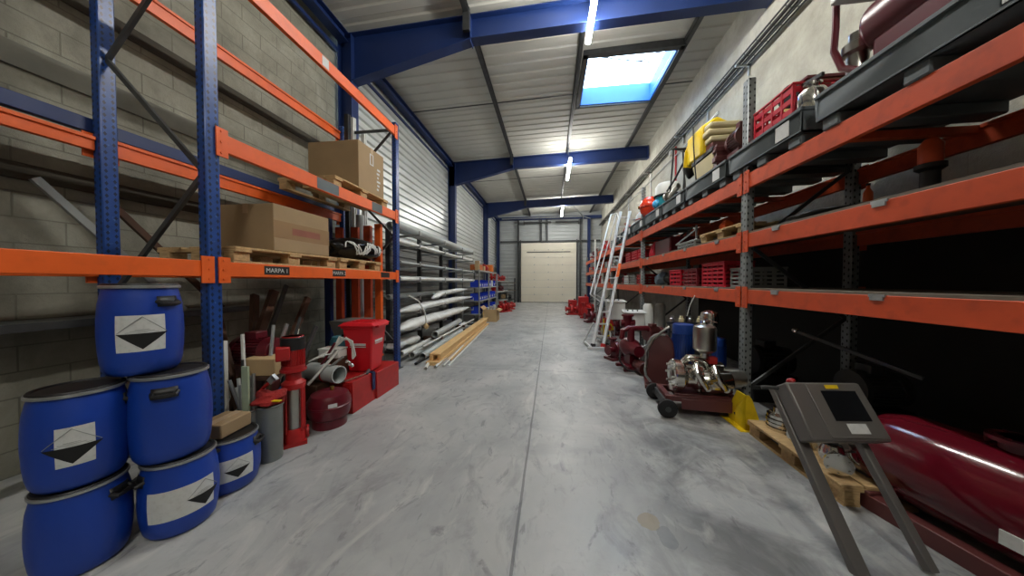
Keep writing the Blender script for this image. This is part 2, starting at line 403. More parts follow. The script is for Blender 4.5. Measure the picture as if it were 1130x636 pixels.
# rooflight: curb, dark trimmer frame, multiwall pane with bars
win = D.objects.new('window_1', None); COL.objects.link(win); win['kind'] = 'structure'; win.location = (0, 0, 0)
mb = MB(); zc0, zc1 = 6.40, 6.86
for x0, x1, y0, y1 in ((SX0-.03, SX0, SY0-.03, SY1+.03), (SX1, SX1+.03, SY0-.03, SY1+.03), (SX0, SX1, SY0-.03, SY0), (SX0, SX1, SY1, SY1+.03)): mb.box(x0, x1, y0, y1, zc0, zc1)
obj('curb', mb, mat('sky_tinted_curb', '#2c6cc4', .5, 0, .05, 3), win, flat=True)  # blue light from the sky is painted into the curb colour
mb = MB()
for x0, x1, y0, y1 in ((SX0-.12, SX0-.03, SY0-.14, SY1+.1), (SX1+.03, SX1+.12, SY0-.14, SY1+.1), (SX0-.12, SX1+.12, SY0-.16, SY0-.03), (SX0-.12, SX1+.12, SY1+.03, SY1+.08)): mb.box(x0, x1, y0, y1, 6.36, 6.50)
obj('window_frame', mb, M_DKSTEEL, win, flat=True)
m = D.materials.new('clear_multiwall_sheet'); m.use_nodes = True; nt = m.node_tree
tr = nt.nodes.new('ShaderNodeBsdfTransparent'); tr.inputs[0].default_value = (.97, .99, 1, 1); gl = nt.nodes.new('ShaderNodeBsdfGlossy'); gl.inputs['Roughness'].default_value = .1
tl = nt.nodes.new('ShaderNodeBsdfTranslucent'); tl.inputs[0].default_value = (.95, .98, 1, 1)
m1 = nt.nodes.new('ShaderNodeMixShader'); m1.inputs[0].default_value = .35; nt.links.new(tr.outputs[0], m1.inputs[1]); nt.links.new(tl.outputs[0], m1.inputs[2])
m2 = nt.nodes.new('ShaderNodeMixShader'); m2.inputs[0].default_value = .05; nt.links.new(m1.outputs[0], m2.inputs[1]); nt.links.new(gl.outputs[0], m2.inputs[2])
nt.links.new(m2.outputs[0], nt.nodes['Material Output'].inputs[0])
obj('pane', MB().box(SX0-.03, SX1+.03, SY0-.03, SY1+.03, 6.86, 6.875), m, win, flat=True)
mb = MB()
for y in (6.95, 7.55, 8.1): mb.bar((SX0, y, 6.84), (SX1, y, 6.84), .012, .02)
obj('glazing_bar', mb, M_GALV, win)
mb = MB().tube([(SX0, 7.22, 6.80), (1.1, 7.25, 6.79), (1.7, 7.42, 6.79), (2.1, 7.52, 6.79), (2.35, 7.58, 6.79)], .012, 8)
mb.tube([(1.2, 7.3, 6.80), (1.7, 7.26, 6.80), (2.1, 7.2, 6.8), (2.45, 7.12, 6.8)], .009, 8).tube([(2.1, 7.52, 6.79), (2.3, 7.4, 6.79), (2.4, 7.3, 6.8), (2.55, 7.35, 6.82)], .01, 8)
obj('opening_linkage', mb, M_DKSTEEL, win)

# portal frames
def portal(y, label, name='portal_frame'):
    t = thing(name, label, 'steel frame', (0, y, 0), group='blue portal frames across the hall')
    mb = MB(); cx0, cx1 = -4.03, -3.75; zt = 6.18
    mb.box(cx0, cx0+.015, -.1, .1, .02, zt).box(cx1-.015, cx1, -.1, .1, .02, zt).box(cx0, cx1, -.006, .006, .02, zt)
    obj('column', mb, M_STEELBLUE, t, flat=True)
    obj('base_plate', MB().box(cx0-.03, cx1+.05, -.15, .15, 0, .02), M_STEELBLUE, t)
    top = lambda x: 6.31+.03*x
    mb = MB()
    def seg(x0, x1, b0, b1, thick, w):      # flange strip
        mb.prism([(x0, b0), (x1, b1), (x1, b1+thick), (x0, b0+thick)], -w, w, 'XZ')
    xe = XR-.02
    seg(cx1, xe, top(cx1)-.015, top(xe)-.015, .015, .1); seg(-1.45, xe, 5.85, top(xe)-.45, .015, .1)
    mb.prism([(cx1, top(cx1)), (xe, top(xe)), (xe, top(xe)-.45), (-1.45, 5.85), (cx1, 5.85)], -.006, .006, 'XZ')
    seg(cx0, cx1, top(cx0)-.015, top(cx1)-.015, .015, .1); mb.prism([(cx0, top(cx0)), (cx1, top(cx1)), (cx1, 5.3), (cx0, 5.3)], -.006, .006, 'XZ')
    for x in (-1.45, xe-.02): mb.box(x, x+.012, -.1, .1, top(x)-.46, top(x))
    obj('rafter', mb, M_STEELBLUE, t, flat=True)
    mb = MB(); mb.prism([(cx1, 5.86), (-1.45, 5.86), (-1.45, 5.85), (cx1, 5.32)], -.006, .006, 'XZ'); seg(cx1, -1.45, 5.31, 5.84, .015, .1)
    obj('haunch', mb, M_STEELBLUE, t, flat=True)
    obj('cleat', MB().box(-1.56, -1.44, -.16, -.1, 5.95, top(-1.5)+.08), M_DKSTEEL, t)
    return t
p0 = portal(5.3, 'nearest blue portal frame, its haunch above the tall rack with cartons')
dup(p0, (0, 11.35, 0), label='second blue portal frame, just beyond the rooflight and over the second lamp')
dup(p0, (0, 17.4, 0), label='farthest full blue portal frame, nearest the cream sectional door')
# end-wall steelwork
def post(x, y, z1, label, w=.14, d=.16, m=M_STEELBLUE):
    t = thing('steel_post', label, 'steel post', (x, y, 0), group='slim posts of the far wall')
    obj('shaft', MB().box(-w/2, -w/2+.012, -d/2, d/2, .012, z1).box(w/2-.012, w/2, -d/2, d/2, .012, z1).box(-w/2, w/2, -.006, .006, .012, z1), m, t, flat=True)
    obj('base_plate', MB().box(-w/2-.04, w/2+.04, -d/2-.03, d/2+.03, 0, .012), m, t)
    return t
post(-3.82, 21.25, 5.94, 'blue corner post left of the cream sectional door, against the pale side cladding', .2, .2)
post(2.62, 21.25, 5.94, 'dark blue post right of the cream sectional door', .2, .16)
post(-2.36, 21.3, 5.94, 'dark slim post at the left edge of the cream door', .12, .12, M_DKSTEEL)
post(2.05, 21.3, 5.94, 'dark slim post at the right edge of the cream door', .12, .12, M_DKSTEEL)
for x, l in ((-.7, 'dark short hanger above the cream door, left of the pair'), (-.28, 'dark short hanger above the cream door, right of the pair')):
    tag(obj('hanger_channel', MB().box(x-.05, x+.05, 21.25, 21.4, 4.42, 6.1), M_DKSTEEL), l, 'channel')
tag(obj('wall_girt', MB().box(-3.7, 3.4, 21.32, 21.44, 4.36, 4.46), M_DKSTEEL), 'dark horizontal rail just above the cream sectional door', 'rail')
tag(obj('end_beam', MB().box(-4.0, 3.5, 21.2, 21.45, 5.95, 6.15), M_STEELBLUE), 'dark blue beam across the top of the far wall', 'beam')
tag(obj('door_spring_tube', MB().cyl((-1.9, 21.12, 5.72), (.0, 21.12, 5.72), .06).cyl((.3, 21.12, 5.72), (1.9, 21.12, 5.72), .06).cyl((-1.9, 21.12, 5.72), (1.9, 21.12, 5.72), .02).box(-1.95, -1.9, 21.0, 21.455, 5.6, 5.84).box(1.9, 1.95, 21.0, 21.455, 5.6, 5.84), M_DKSTEEL), 'dark torsion spring tube high above the cream door', 'spring')
# brace fork by the far lamp
mb = MB().tube([(-3.5, 20.9, 5.98), (2.2, 20.9, 6.02)], .035).tube([(1.2, 18.2, 6.2), (2.2, 20.9, 6.02), (2.7, 20.9, 5.85)], .03).tube([(2.2, 20.9, 6.02), (2.2, 21.1, 5.75)], .03)
tag(obj('brace_tube', mb, M_GALV), 'pale tubular brace with a forked end below the far end of the roof', 'brace')
# purlins and eave beams
for i, (x, l) in enumerate(((-1.5, 'dark roof purlin left of the lamps'), (.6, 'dark roof purlin the lamps hang from'), (2.75, 'dark roof purlin right of the rooflight'))):
    z = roofz(x)
    tag(obj('roof_purlin', MB().box(x-.05, x-.04, YB, YE, z-.12, z-.01).box(x-.05, x+.04, YB, YE, z-.12, z-.112).box(x-.05, x+.04, YB, YE, z-.018, z-.01), M_DKSTEEL, flat=True), l, 'purlin', 'roof purlins')
for y0, y1, l in ((-4, 5.2, 'blue eave beam over the block wall, nearest bay'), (5.4, 11.25, 'blue eave beam over the shiny side cladding behind the pipe rack'), (11.45, 17.3, 'blue eave beam between second and far portal frames'), (17.5, 21.2, 'blue eave beam in the last bay by the far wall')):
    mb = MB().box(-3.98, -3.8, y0, y1, 6.02, 6.035).box(-3.98, -3.8, y0, y1, 6.185, 6.2).box(-3.895, -3.885, y0, y1, 6.02, 6.2)
    mb.box(-4.05, -4.0, y0, y1, 5.86, 5.92)
    tag(obj('eave_beam', mb, M_STEELBLUE, flat=True), l, 'beam', 'blue eave beams')

# sectional door
door = D.objects.new('door_1', None); COL.objects.link(door); door['kind'] = 'structure'; door.location = (-.19, 21.34, 0)
for k in range(8):
    mb = MB().cb((0, 0, .28+k*.535), (3.96, .05, .525))
    mb.box(-1.98, 1.98, -.032, -.025, .10+k*.535, .13+k*.535).box(-1.98, 1.98, -.032, -.025, .36+k*.535, .39+k*.535)
    p = obj('door_panel', mb, M_DOORP, door, bevel=.012)
    for x in (-1.0, 0, 1.0):
        obj('hinge', MB().cb((x, -.03, .015+.535*k+.03), (.05, .02, .08)), M_GALV, p)
obj('door_rail', MB().box(-1.55, 1.55, -.05, -.03, 3.60, 3.66), M_DKSTEEL, door)
for s in (-1, 1):
    obj('door_track', MB().box(s*2.0-.04, s*2.0+.04, -.12, 0, 0, 4.5), M_DKSTEEL, door)
obj('bottom_seal', MB().box(-1.98, 1.98, -.03, .03, 0, .03), M_RUBBER, door)

# strip lamps
M_TUBE = emit('lit_diffuser', '#fdfaf4', LAMP)
def lamp(y, label, z=5.93):
    t = thing('strip_light', label, 'lamp', (.66, y, z), group='strip lights along the roof')
    obj('housing', MB().box(-.028, .028, -1.05, 1.05, .012, .06), M_WHITE, t, bevel=.008)
    mb = MB().tube([(0, -1.03, -.03), (0, 1.03, -.03)], .048, 20)
    obj('diffuser', mb, M_TUBE, t)
    for dy in (-.8, .8): obj('hanging_rod', MB().cyl((-.02, dy, .06), (-.06, dy, roofz(.6)-.12-z), .006, n=8), M_GALV, t)
    return t
l0 = lamp(4.6, 'nearest strip light, lit, left of the rooflight')
dup(l0, (.66, 11.55, 5.80), label='second strip light, lit, under the second blue rafter')
dup(l0, (.66, 18.4, 5.80), label='farthest strip light, lit, towards the sectional door')
dup(l0, (.66, -2.3, 5.93), label='strip light behind the camera end of the hall')
mb = MB().box(.585, .615, 5.7, 21, 6.27, 6.30)
tag(obj('lamp_cable_duct', mb, M_DKSTEEL), 'thin dark cable duct under the middle purlin joining the lamps', 'duct')

# cable tray with conduits along the right wall
t = thing('cable_tray', 'long dark wire cable tray running along the right concrete wall', 'cable tray', (3.39, 0, 5.36))
mb = MB()
for x, z in ((-.12, 0), (.06, 0), (-.12, .06), (.06, .06), (-.03, 0)): mb.bar((x, -3.8, z), (x, 21, z), .02, .02)
y = -3.7
while y < 21: mb.bar((-.12, y, 0), (.06, y, 0), .008, .008); mb.bar((-.12, y, 0), (-.12, y, .06), .008, .008); y += .3
obj('wire_basket', mb, mat('dark_tray_paint', '#2a2b2c', .6), t, flat=True)
obj('cable', MB().tube([(-.07, -3.8, .02), (-.07, 21, .02)], .018).tube([(-.02, -3.8, .02), (-.02, 21, .02)], .013), M_RUBBER, t)
for k in range(9): obj('bracket', MB().box(-.14, .1, -2+k*2.6, -1.97+k*2.6, -.03, 0).box(.07, .1, -2+k*2.6, -1.97+k*2.6, -.2, 0), M_GALV, t)
mb = MB().tube([(3.46, 6.75, 5.05), (3.46, 21, 5.05)], .015)
tag(obj('conduit', mb, M_GALV), 'thin grey conduit below the cable tray on the right wall', 'conduit')
for y, z, l in ((4.9, 5.9, 'small white junction box above the cable tray, near the brown boxes'), (9.2, 5.2, 'small white junction box on the right wall beyond the rooflight')):
    tag(obj('junction_box', MB().box(3.44, 3.5, y, y+.12, z, z+.15), M_WHITE, bevel=.01), l, 'box')
for y, m, l in ((8.9, M_RED, 'red drop pipe on the right wall behind the red ball float'), (7.2, M_GALV, 'pale drop pipe on the right wall by the teal machine'), (11.0, M_WHITE, 'pale drop pipe at the right wall beside the ladder head'), (14.0, M_GALV, 'far grey drop pipe on the right wall')):
    tag(obj('drop_pipe', MB().tube([(3.475, y, 3.0), (3.475, y, 5.3)], .025), m), l, 'pipe', 'drop pipes on the right wall')

# thin flat bands, dark brown and grey, along the block wall
for z, h, m, l in ((3.93, .13, mat('dark_brown_band', '#3f3a30', .85), 'topmost dark band on the block wall behind the tall rack'), (3.25, .19, mat('dull_grey_band', '#77766c', .8), 'middle wide grey band on the block wall'), (2.36, .13, mat('dark_brown_band', '#3f3a30', .85), 'lowest dark band on the block wall behind the carton')):
    tag(obj('wall_band', MB().box(XL, XL+.022, YB, 5.2, z-h/2, z+h/2), m, bevel=.004), l, 'rail', 'bands on the block wall')
tag(obj('blue_rail', MB().box(-3.72, -3.66, -.75, 5.1, 2.70, 2.81), M_STEELBLUE, bevel=.004), 'dark blue horizontal rail behind the tall rack', 'rail')

# ------------------------------------------------------------ pallet racks
def beam_part(t, x, y0, y1, zt, h, m, clips=0, side=1):
    mb = MB().box(x-.022, x+.022, y0+.005, y1-.005, zt-h, zt)
    mb.box(x-side*.024-.012, x-side*.024+.012, y0+.005, y1-.005, zt-.03, zt-.0)
    b = obj('beam', mb, m, t, bevel=.004)
    for yy, s in ((y0, 1), (y1, -1)):
        mb = MB().box(x+side*.020, x+side*.030, yy-.035 if s > 0 else yy-.05, yy+.05 if s > 0 else yy+.035, zt-h-.05, zt+.035)
        for k in range(3): mb.cyl((x+side*.03, yy+s*.0, zt-h-.02+k*(h+.03)/2), (x+side*.036, yy, zt-h-.02+k*(h+.03)/2), .009, n=8)
        obj('connector', mb, m, b)
    for k in range(clips):
        yy = y0+(y1-y0)*(k+.5)/clips
        obj('clip', MB().box(x-.03, x+side*.034 if side > 0 else x+.03, yy-.05, yy+.05, zt-.012, zt+.008).box(x+side*.022, x+side*.032, yy-.04, yy+.04, zt-.035, zt), M_GALV, b)
    return b
def upright(t, x, y, z1, m, w=.10, dx=.08):
    mb = MB().box(-dx/2, dx/2, -w/2, w/2, .008, z1)
    o = obj('upright', mb, m, t, bevel=.008, segs=1); o.location = (x, y, 0)
    f = obj('foot_plate', MB().box(-dx/2-.03, dx/2+.03, -w/2-.03, w/2+.03, 0, .008), M_DKSTEEL, o)
    return o
def bracing(t, x0, x1, y, z1, m, step=.9, z0=.2):
    mb = MB(); z = z0; k = 0
    mb.bar((x0, y, z0), (x1, y, z0), .03, .04)
    while z+step < z1:
        a, b = ((x0, x1) if k % 2 == 0 else (x1, x0)); mb.bar((a, y, z), (b, y, z+step), .025, .035); z += step; k += 1
    mb.bar((x0, y, z), (x1, y, z), .03, .04)
    return obj('brace', mb, m, t, flat=True)

LR = thing('pallet_rack', 'tall blue and orange pallet rack with cartons against the block wall', 'rack', (0, 0, 0))
for y, zt in ((-.80, 4.6), (1.98, 4.75), (4.77, 4.2)):
    for x in (-2.64, -3.62): upright(LR, x, y, zt, M_BLUE_RACK)
    bracing(LR, -2.68, -3.58, y, zt-.03 if y > 4 else zt-.2, M_DKSTEEL, .91 if y > 4 else .95, .45)
for x, s in ((-2.64+.025, 1), (-3.62-.025, -1)):
    beam_part(LR, x, 2.03, 4.72, 1.66, .12, M_ORANGE, side=s)
    beam_part(LR, x, -.75, 1.93, 1.66, .12, M_ORANGE, side=s)
    beam_part(LR, x, 2.03, 4.72, 2.68, .14, M_ORANGE, side=s)
    beam_part(LR, x, 2.03, 4.72, 4.10, .14, M_ORANGE, side=s)
beam_part(LR, -3.645, -.75, 1.93, 4.10, .14, M_ORANGE, side=-1); beam_part(LR, -3.645, -.75, 1.93, 2.66, .11, M_ORANGE, side=-1)
# chalk-written name plates on the lower front beam and tape patches on the upper one
for y, w_, s in ((2.50, .26, 'MARPA 1'), (3.33, .22, 'MARPA 2'), (4.35, .24, None)):
    pl = obj('name_plate', MB().box(-2.594, -2.591, y-w_/2, y+w_/2, 1.565, 1.645), M_BLACKP, LR); pl['label'] = 'black plate with pale lettering' if s else 'blank black plate'
    if s: text_mesh('lettering', s, .058, M_LABEL, pl, (-2.5905, y, 1.603), (PI/2, 0, PI/2))
for y, w_ in ((3.17, .34), (4.15, .26)): obj('dark_tape', MB().box(-2.594, -2.591, y-w_/2, y+w_/2, 2.55, 2.675), M_TRAY, LR)
obj('white_tag', MB().box(-2.594, -2.591, 3.1, 3.2, 3.98, 4.09), M_LABEL, LR)

RR = thing('pallet_rack', 'long grey and rust orange pallet rack along the right wall', 'rack', (0, 0, 0))
RX0, RX1 = 2.19, 3.22
RY = (-.05, 3.65, 7.45, 11.15, 14.85, 18.6)
for y in RY:
    upright(RR, RX0, y, 3.75 if y < 10 else 3.0, M_GALV_RACK); upright(RR, RX1, y, 3.75 if y < 10 else 3.0, M_GALV_RACK)
    bracing(RR, RX0+.04, RX1-.04, y, 3.5 if y < 10 else 2.8, M_DKSTEEL, .8, .3)
for a, b in zip(RY, RY[1:]):
    near = a < 7
    for zt, h in ((2.69, .16), (2.03, .15), (1.41, .15)):
        beam_part(RR, RX0-.025, a+.05, b-.05, zt, h, M_RUST, clips=4 if (near and zt < 2.5) else 0, side=-1)
        beam_part(RR, RX1+.025, a+.05, b-.05, zt, h, M_RUST, side=1)
    for zt in (2.03, 1.41): obj('shelf_deck', MB().box(RX0-.04, RX1+.03, a+.06, b-.06, zt, zt+.02), M_DECK, RR)
    if a > 11: obj('shelf_deck', MB().box(RX0-.04, RX1+.03, a+.06, b-.06, 2.69, 2.71), M_DECK, RR)
    for k, f in enumerate((.25, .5, .75)):
        obj('cross_bar', MB().box(RX0, RX1, a+(b-a)*f-.03, a+(b-a)*f+.03, 2.63, 2.685), M_RUST, RR)

# ------------------------------------------------------------ builders for the stored goods
def drum(label, loc, rz=0, R=.19, H=.47, lab=(-.6, .6), band=False, handle=(1.2,), group='blue plastic drums at the left', cat='drum', tri=0., has_label=True):
    """lidded plastic drum: azimuths are given from the drum's own +x"""
    t = thing('plastic_drum', label, cat, loc, rz, group)
    def rf(z):
        f = z/H
        for a, b in zip(prof, prof[1:]):
            if a[1] <= z <= b[1] and b[1] > a[1]: return a[0]+(b[0]-a[0])*(z-a[1])/(b[1]-a[1])
        return R
    prof = [(R*.74, 0), (R*.84, .008), (R*.92, .03), (R*.975, .075), (R*1.01, H*.28), (R*1.03, H*.45), (R*1.02, H*.62), (R*.985, H*.78), (R*.93, H*.88), (R*.90, H*.93), (R*.90, H*.955)]
    obj('body', MB().lathe([(0, 0)]+prof+[(0, H*.955)], n=40), M_DRUM, t)
    obj('lid', MB().lathe([(R*.93, H*.95), (R*.93, H*.985), (R*.9, H), (R*.84, H*1.0), (R*.80, H*.985), (R*.5, H*.99), (0, H*.995)], n=40), M_BLACKP, t)
    obj('clamp_ring', MB().lathe([(R*.93, H*.945), (R*.965, H*.95), (R*.965, H*.975), (R*.93, H*.98)], n=40), M_GALV, t)
    for a in handle:
        mb = MB(); hz = H*.80; r0 = rf(hz)
        mb.tube([((r0-.004)*math.cos(a+d), (r0-.004)*math.sin(a+d), hz) if abs(d) > .27 else ((r0+.022)*math.cos(a+d), (r0+.022)*math.sin(a+d), hz-.012) for d in (-.3, -.22, -.1, 0, .1, .22, .3)], .011, 8)
        mb.patch(0, a-.32, a+.32, hz-.03, hz+.03, 6, rf=rf, thick=.003)
        obj('handle', mb, M_BLACKP, t, solid=.002)
    if has_label:
        z0, z1 = H*.27, H*.66
        l = obj('label', MB().patch(0, lab[0], lab[1], z0, z1, 16, rf=rf, rows=4), M_LABEL, t)
        hw = (z1-z0)*.42/R; zm = (z0+z1)/2-.0
        obj('corrosive_mark', MB().patch(0, tri-hw*1.1, tri+hw*1.1, z0+.012, zm, 8, rf=rf, thick=.0024, rows=4, fL=lambda s: .5-.5*s, fR=lambda s: .5+.5*s), M_INK, l)
        mb = MB()
        for s in (-1, 1):
            pts = [((rf(zm+.01)+.0026)*math.cos(tri+s*hw*1.05*(1-k/6)), (rf(zm+.01)+.0026)*math.sin(tri+s*hw*1.05*(1-k/6)), zm+.004+(z1-.012-zm)*k/6) for k in range(7)]
            mb.tube(pts, .0016, 5)
        for k in range(3):
            pts = [((rf(zm)+.0026)*math.cos(tri+d), (rf(zm)+.0026)*math.sin(tri+d), zm+.006+.008*k) for d in (-hw*(.7-.2*k), 0, hw*(.7-.2*k))]; mb.tube(pts, .0012, 5)
        obj('diamond_outline', mb, M_GREYINK, l)
    return t

def carton(label, loc, d, rz=0, m=None, tape=True, cat='cardboard box', group=None, opened=False):
    t = thing('cardboard_box', label, cat, loc, rz, group); m = m or M_CARD; x, y, z = d[0]/2, d[1]/2, d[2]
    if not opened:
        obj('carton_body', MB().box(-x, x, -y, y, 0, z), m, t, bevel=.008)
        if tape:
            along_y = d[1] >= d[0]
            mb = MB()
            if along_y: mb.box(-.03, .03, -y-.001, y+.001, z, z+.0015).box(-.03, .03, -y-.0015, -y, z-.09, z).box(-.03, .03, y, y+.0015, z-.09, z)
            else: mb.box(-x-.001, x+.001, -.03, .03, z, z+.0015).box(-x-.0015, -x, -.03, .03, z-.09, z).box(x, x+.0015, -.03, .03, z-.09, z)
            obj('tape', mb, M_TAPE, t, flat=True)
    else:
        mb = MB(); e = .005
        mb.box(-x, x, -y, y, 0, e).box(-x, -x+e, -y, y, e, z).box(x-e, x, -y, y, e, z).box(-x, x, -y, -y+e, e, z).box(-x, x, y-e, y, e, z)
        obj('carton_body', mb, m, t, flat=True)
        mb = MB(); mb.prism([(x, z), (x+.13, z-.06), (x+.13, z-.065), (x, z-.006)], -y, y, 'XZ').prism([(-x, z), (-x-.1, z+.1), (-x-.104, z+.1), (-x-.004, z)], -y, y, 'XZ')
        obj('flap', mb, m, t, flat=True)
    return t

def pallet(label, loc, L=1.2, W=.8, rz=0, group=None, m=None):
    """long side along local y"""
    t = thing('wood_pallet', label, 'pallet', loc, rz, group); m = m or M_WOOD
    mb = MB()
    for k in range(5): w_ = .14 if k in (0, 2, 4) else .1; x = -W/2+w_/2+(W-w_)*k/4 if k in (0, 4) else -W/2+W*k/4; mb.box(x-w_/2, x+w_/2, -L/2, L/2, .122, .144)
    obj('deck_boards', mb, m, t, bevel=.003, segs=1)
    mb = MB()
    for y in (-L/2+.07, 0, L/2-.07): mb.box(-W/2, W/2, y-.07, y+.07, .10, .122)
    obj('stringer_boards', mb, m, t, flat=True)
    for x in (-W/2+.07, 0, W/2-.07):
        for y in (-L/2+.07, 0, L/2-.07): obj('block', MB().box(x-.05, x+.05, y-.07, y+.07, .022, .10), m, t, bevel=.004, segs=1)
    mb = MB()
    for x in (-W/2+.07, 0, W/2-.07): mb.box(x-.05, x+.05, -L/2, L/2, 0, .022)
    obj('base_boards', mb, m, t, flat=True)
    return t

def crate(label, loc, d, rz=0, m=None, slats=5, group=None, rot=None, name='plastic_crate', cat='crate'):
    t = thing(name, label, cat, loc, rz, group, rot); m = m or M_REDCR; x, y, z = d[0]/2, d[1]/2, d[2]
    obj('base', MB().box(-x+.01, x-.01, -y+.01, y-.01, 0, .015), m, t, bevel=.003)
    mb = MB(); e = .012
    for k in range(slats):
        z0 = z*(k+.1)/slats; z1 = z*(k+.62)/slats
        mb.box(-x, x, -y, -y+e, z0, z1).box(-x, x, y-e, y, z0, z1).box(-x, -x+e, -y, y, z0, z1).box(x-e, x, -y, y, z0, z1)
    nx, ny = max(2, int(d[0]/.12)), max(2, int(d[1]/.12))
    for i in range(nx+1):
        u = -x+.012+(2*x-.024)*i/nx; mb.box(u-.01, u+.01, -y-.003, -y+e, 0, z).box(u-.01, u+.01, y-e, y+.003, 0, z)
    for i in range(ny+1):
        u = -y+.012+(2*y-.024)*i/ny; mb.box(-x-.003, -x+e, u-.01, u+.01, 0, z).box(x-e, x+.003, u-.01, u+.01, 0, z)
    obj('side_lattice', mb, m, t, flat=True)
    mb = MB()
    for a in ((-x-.008, x+.008, -y-.008, -y+.014), (-x-.008, x+.008, y-.014, y+.008), (-x-.008, -x+.014, -y, y), (x-.014, x+.008, -y, y)): mb.box(*a, z-.02, z)
    obj('rim', mb, m, t, bevel=.003, segs=1)
    return t

def motor(t, p, axis, L, R, m, fins=14, name='motor', box=True):
    """finned electric motor as a part with its fan cover and terminal box as sub-parts"""
    p = Vector(p); a = Vector(axis).normalized(); up = Vector((0, 0, 1)) if abs(a.z) < .9 else Vector((1, 0, 0)); s = a.cross(up).normalized()
    mb = MB().cyl(p+a*L*.12, p+a*L*.75, R*.9, n=24).cyl(p, p+a*L*.12, R*1.02, n=24)
    for k in range(fins*2):
        an = 2*PI*k/(fins*2); d = s*math.cos(an)+s.cross(a)*math.sin(an)
        mb.bar(p+a*L*.14+d*R*.95, p+a*L*.74+d*R*.95, R*.05, R*.13, up=d)
    o = obj(name, mb, m, t)
    obj('fan_cover', MB().tube([p+a*L*.75, p+a*L*.95, p+a*L*1.0], R*1.0, 24, True, R*.93), m, o, bevel=.004)
    if box:
        u = up if abs(a.z) < .9 else s
        c = p+a*L*.42+u*R*1.15
        obj('terminal_box', MB().bar(c-a*L*.16, c+a*L*.16, R*.9, R*.5, up=u), m, o, bevel=.006)
    return o
def flange(mb, p, axis, R, th=.02, n=22, bolts=6):
    p = Vector(p); a = Vector(axis).normalized(); mb.cyl(p, p+a*th, R, n=n)
    u = Vector((0, 0, 1)) if abs(a.z) < .9 else Vector((1, 0, 0)); s = a.cross(u).normalized(); w_ = s.cross(a)
    for k in range(bolts):
        an = 2*PI*(k+.5)/bolts; d = (s*math.cos(an)+w_*math.sin(an))*R*.8; mb.cyl(p+d-a*th*.4, p+d+a*th*1.4, R*.09, n=6)
    return mb

def pump_set(label, loc, rz=0, m=None, s=1., group=None, cat='pump', fm=None, name='centrifugal_pump'):
    """motor and volute on a base frame, flanges up and forward; s scales the whole"""
    t = thing(name, label, cat, loc, rz, group); m = m or M_MAROON; fm = fm or m
    obj('base_frame', MB().box(-.32*s, .32*s, -.14*s, -.09*s, 0, .05*s).box(-.32*s, .32*s, .09*s, .14*s, 0, .05*s).box(-.32*s, -.27*s, -.1*s, .1*s, 0, .05*s).box(.27*s, .32*s, -.1*s, .1*s, 0, .05*s).box(-.03*s, .03*s, -.1*s, .1*s, .0, .05*s), m, t, bevel=.004)
    motor(t, (.02*s, 0, .2*s), (1, 0, 0), .32*s, .115*s, m)
    obj('motor_foot', MB().box(.06*s, .22*s, -.12*s, .12*s, .05*s, .085*s), m, t)
    mb = MB().lathe([(.05*s, -.2*s), (.14*s, -.19*s), (.16*s, -.15*s), (.16*s, -.11*s), (.13*s, -.08*s), (.07*s, -.06*s), (.06*s, .02*s)], (0, 0, .2*s), 'X', 26)
    mb.cyl((-.15*s, .08*s, .2*s), (-.15*s, .08*s, .40*s), .05*s)
    mb.box(-.2*s, -.1*s, -.08*s, .08*s, .05*s, .12*s)
    v = obj('volute', mb, m, t)
    obj('discharge_flange', flange(MB(), (-.15*s, .08*s, .40*s), (0, 0, 1), .09*s, .02*s), fm, v)
    mb = MB().cyl((-.32*s, 0, .2*s), (-.18*s, 0, .2*s), .055*s); flange(mb, (-.32*s, 0, .2*s), (-1, 0, 0), .1*s, .02*s)
    obj('suction_flange', mb, fm, v)
    return t

def vertical_pump(label, loc, rz=0, H=1.0, m=None, group=None):
    t = thing('vertical_pump', label, 'pump', loc, rz, group); m = m or M_RED; k = H
    mb = MB().box(-.11, .11, -.10, .10, 0, .035*k).lathe([(.0, .035*k), (.11, .035*k), (.11, .10*k), (.085, .15*k), (.0, .15*k)], n=24)
    for s in (-1, 1): mb.cyl((s*.06, 0, .085*k), (s*.12, 0, .085*k), .04); flange(mb, (s*.11, 0, .085*k), (s, 0, 0), .06, .016)
    obj('pump_base', mb, m, t)
    obj('stage_casing', MB().lathe([(.075, .15*k), (.078, .16*k), (.078, .5*k), (.075, .52*k)], n=28), M_STAIN, t)
    mb = MB()
    for a in (.8, 2.35, 3.9, 5.5): mb.cyl((.095*math.cos(a), .095*math.sin(a), .12*k), (.095*math.cos(a), .095*math.sin(a), .56*k), .012, n=8)
    mb.box(-.10, -.07, -.045, .045, .14*k, .54*k).box(.07, .10, -.045, .045, .14*k, .54*k)
    obj('tie_bar', mb, m, t)
    mb = MB().lathe([(0, .52*k), (.105, .52*k), (.11, .57*k), (.07, .60*k), (.07, .66*k), (.12, .68*k), (.12, .70*k), (0, .70*k)], n=26)
    obj('pump_head', mb, m, t)
    mo = motor(t, (0, 0, .70*k), (0, 0, 1), .30*k, .105, m)
    c_ = Vector((-.085, -.10, .86*k)); obj('terminal_box', MB().cb(c_, (.12, .10, .12)), m, mo, bevel=.01)
    obj('motor_cap', MB().lathe([(.108, .88*k), (.112, .89*k), (.112, .985*k), (.09, 1.0*k), (0, 1.0*k)], n=26), M_BLACKP, mo)
    return t

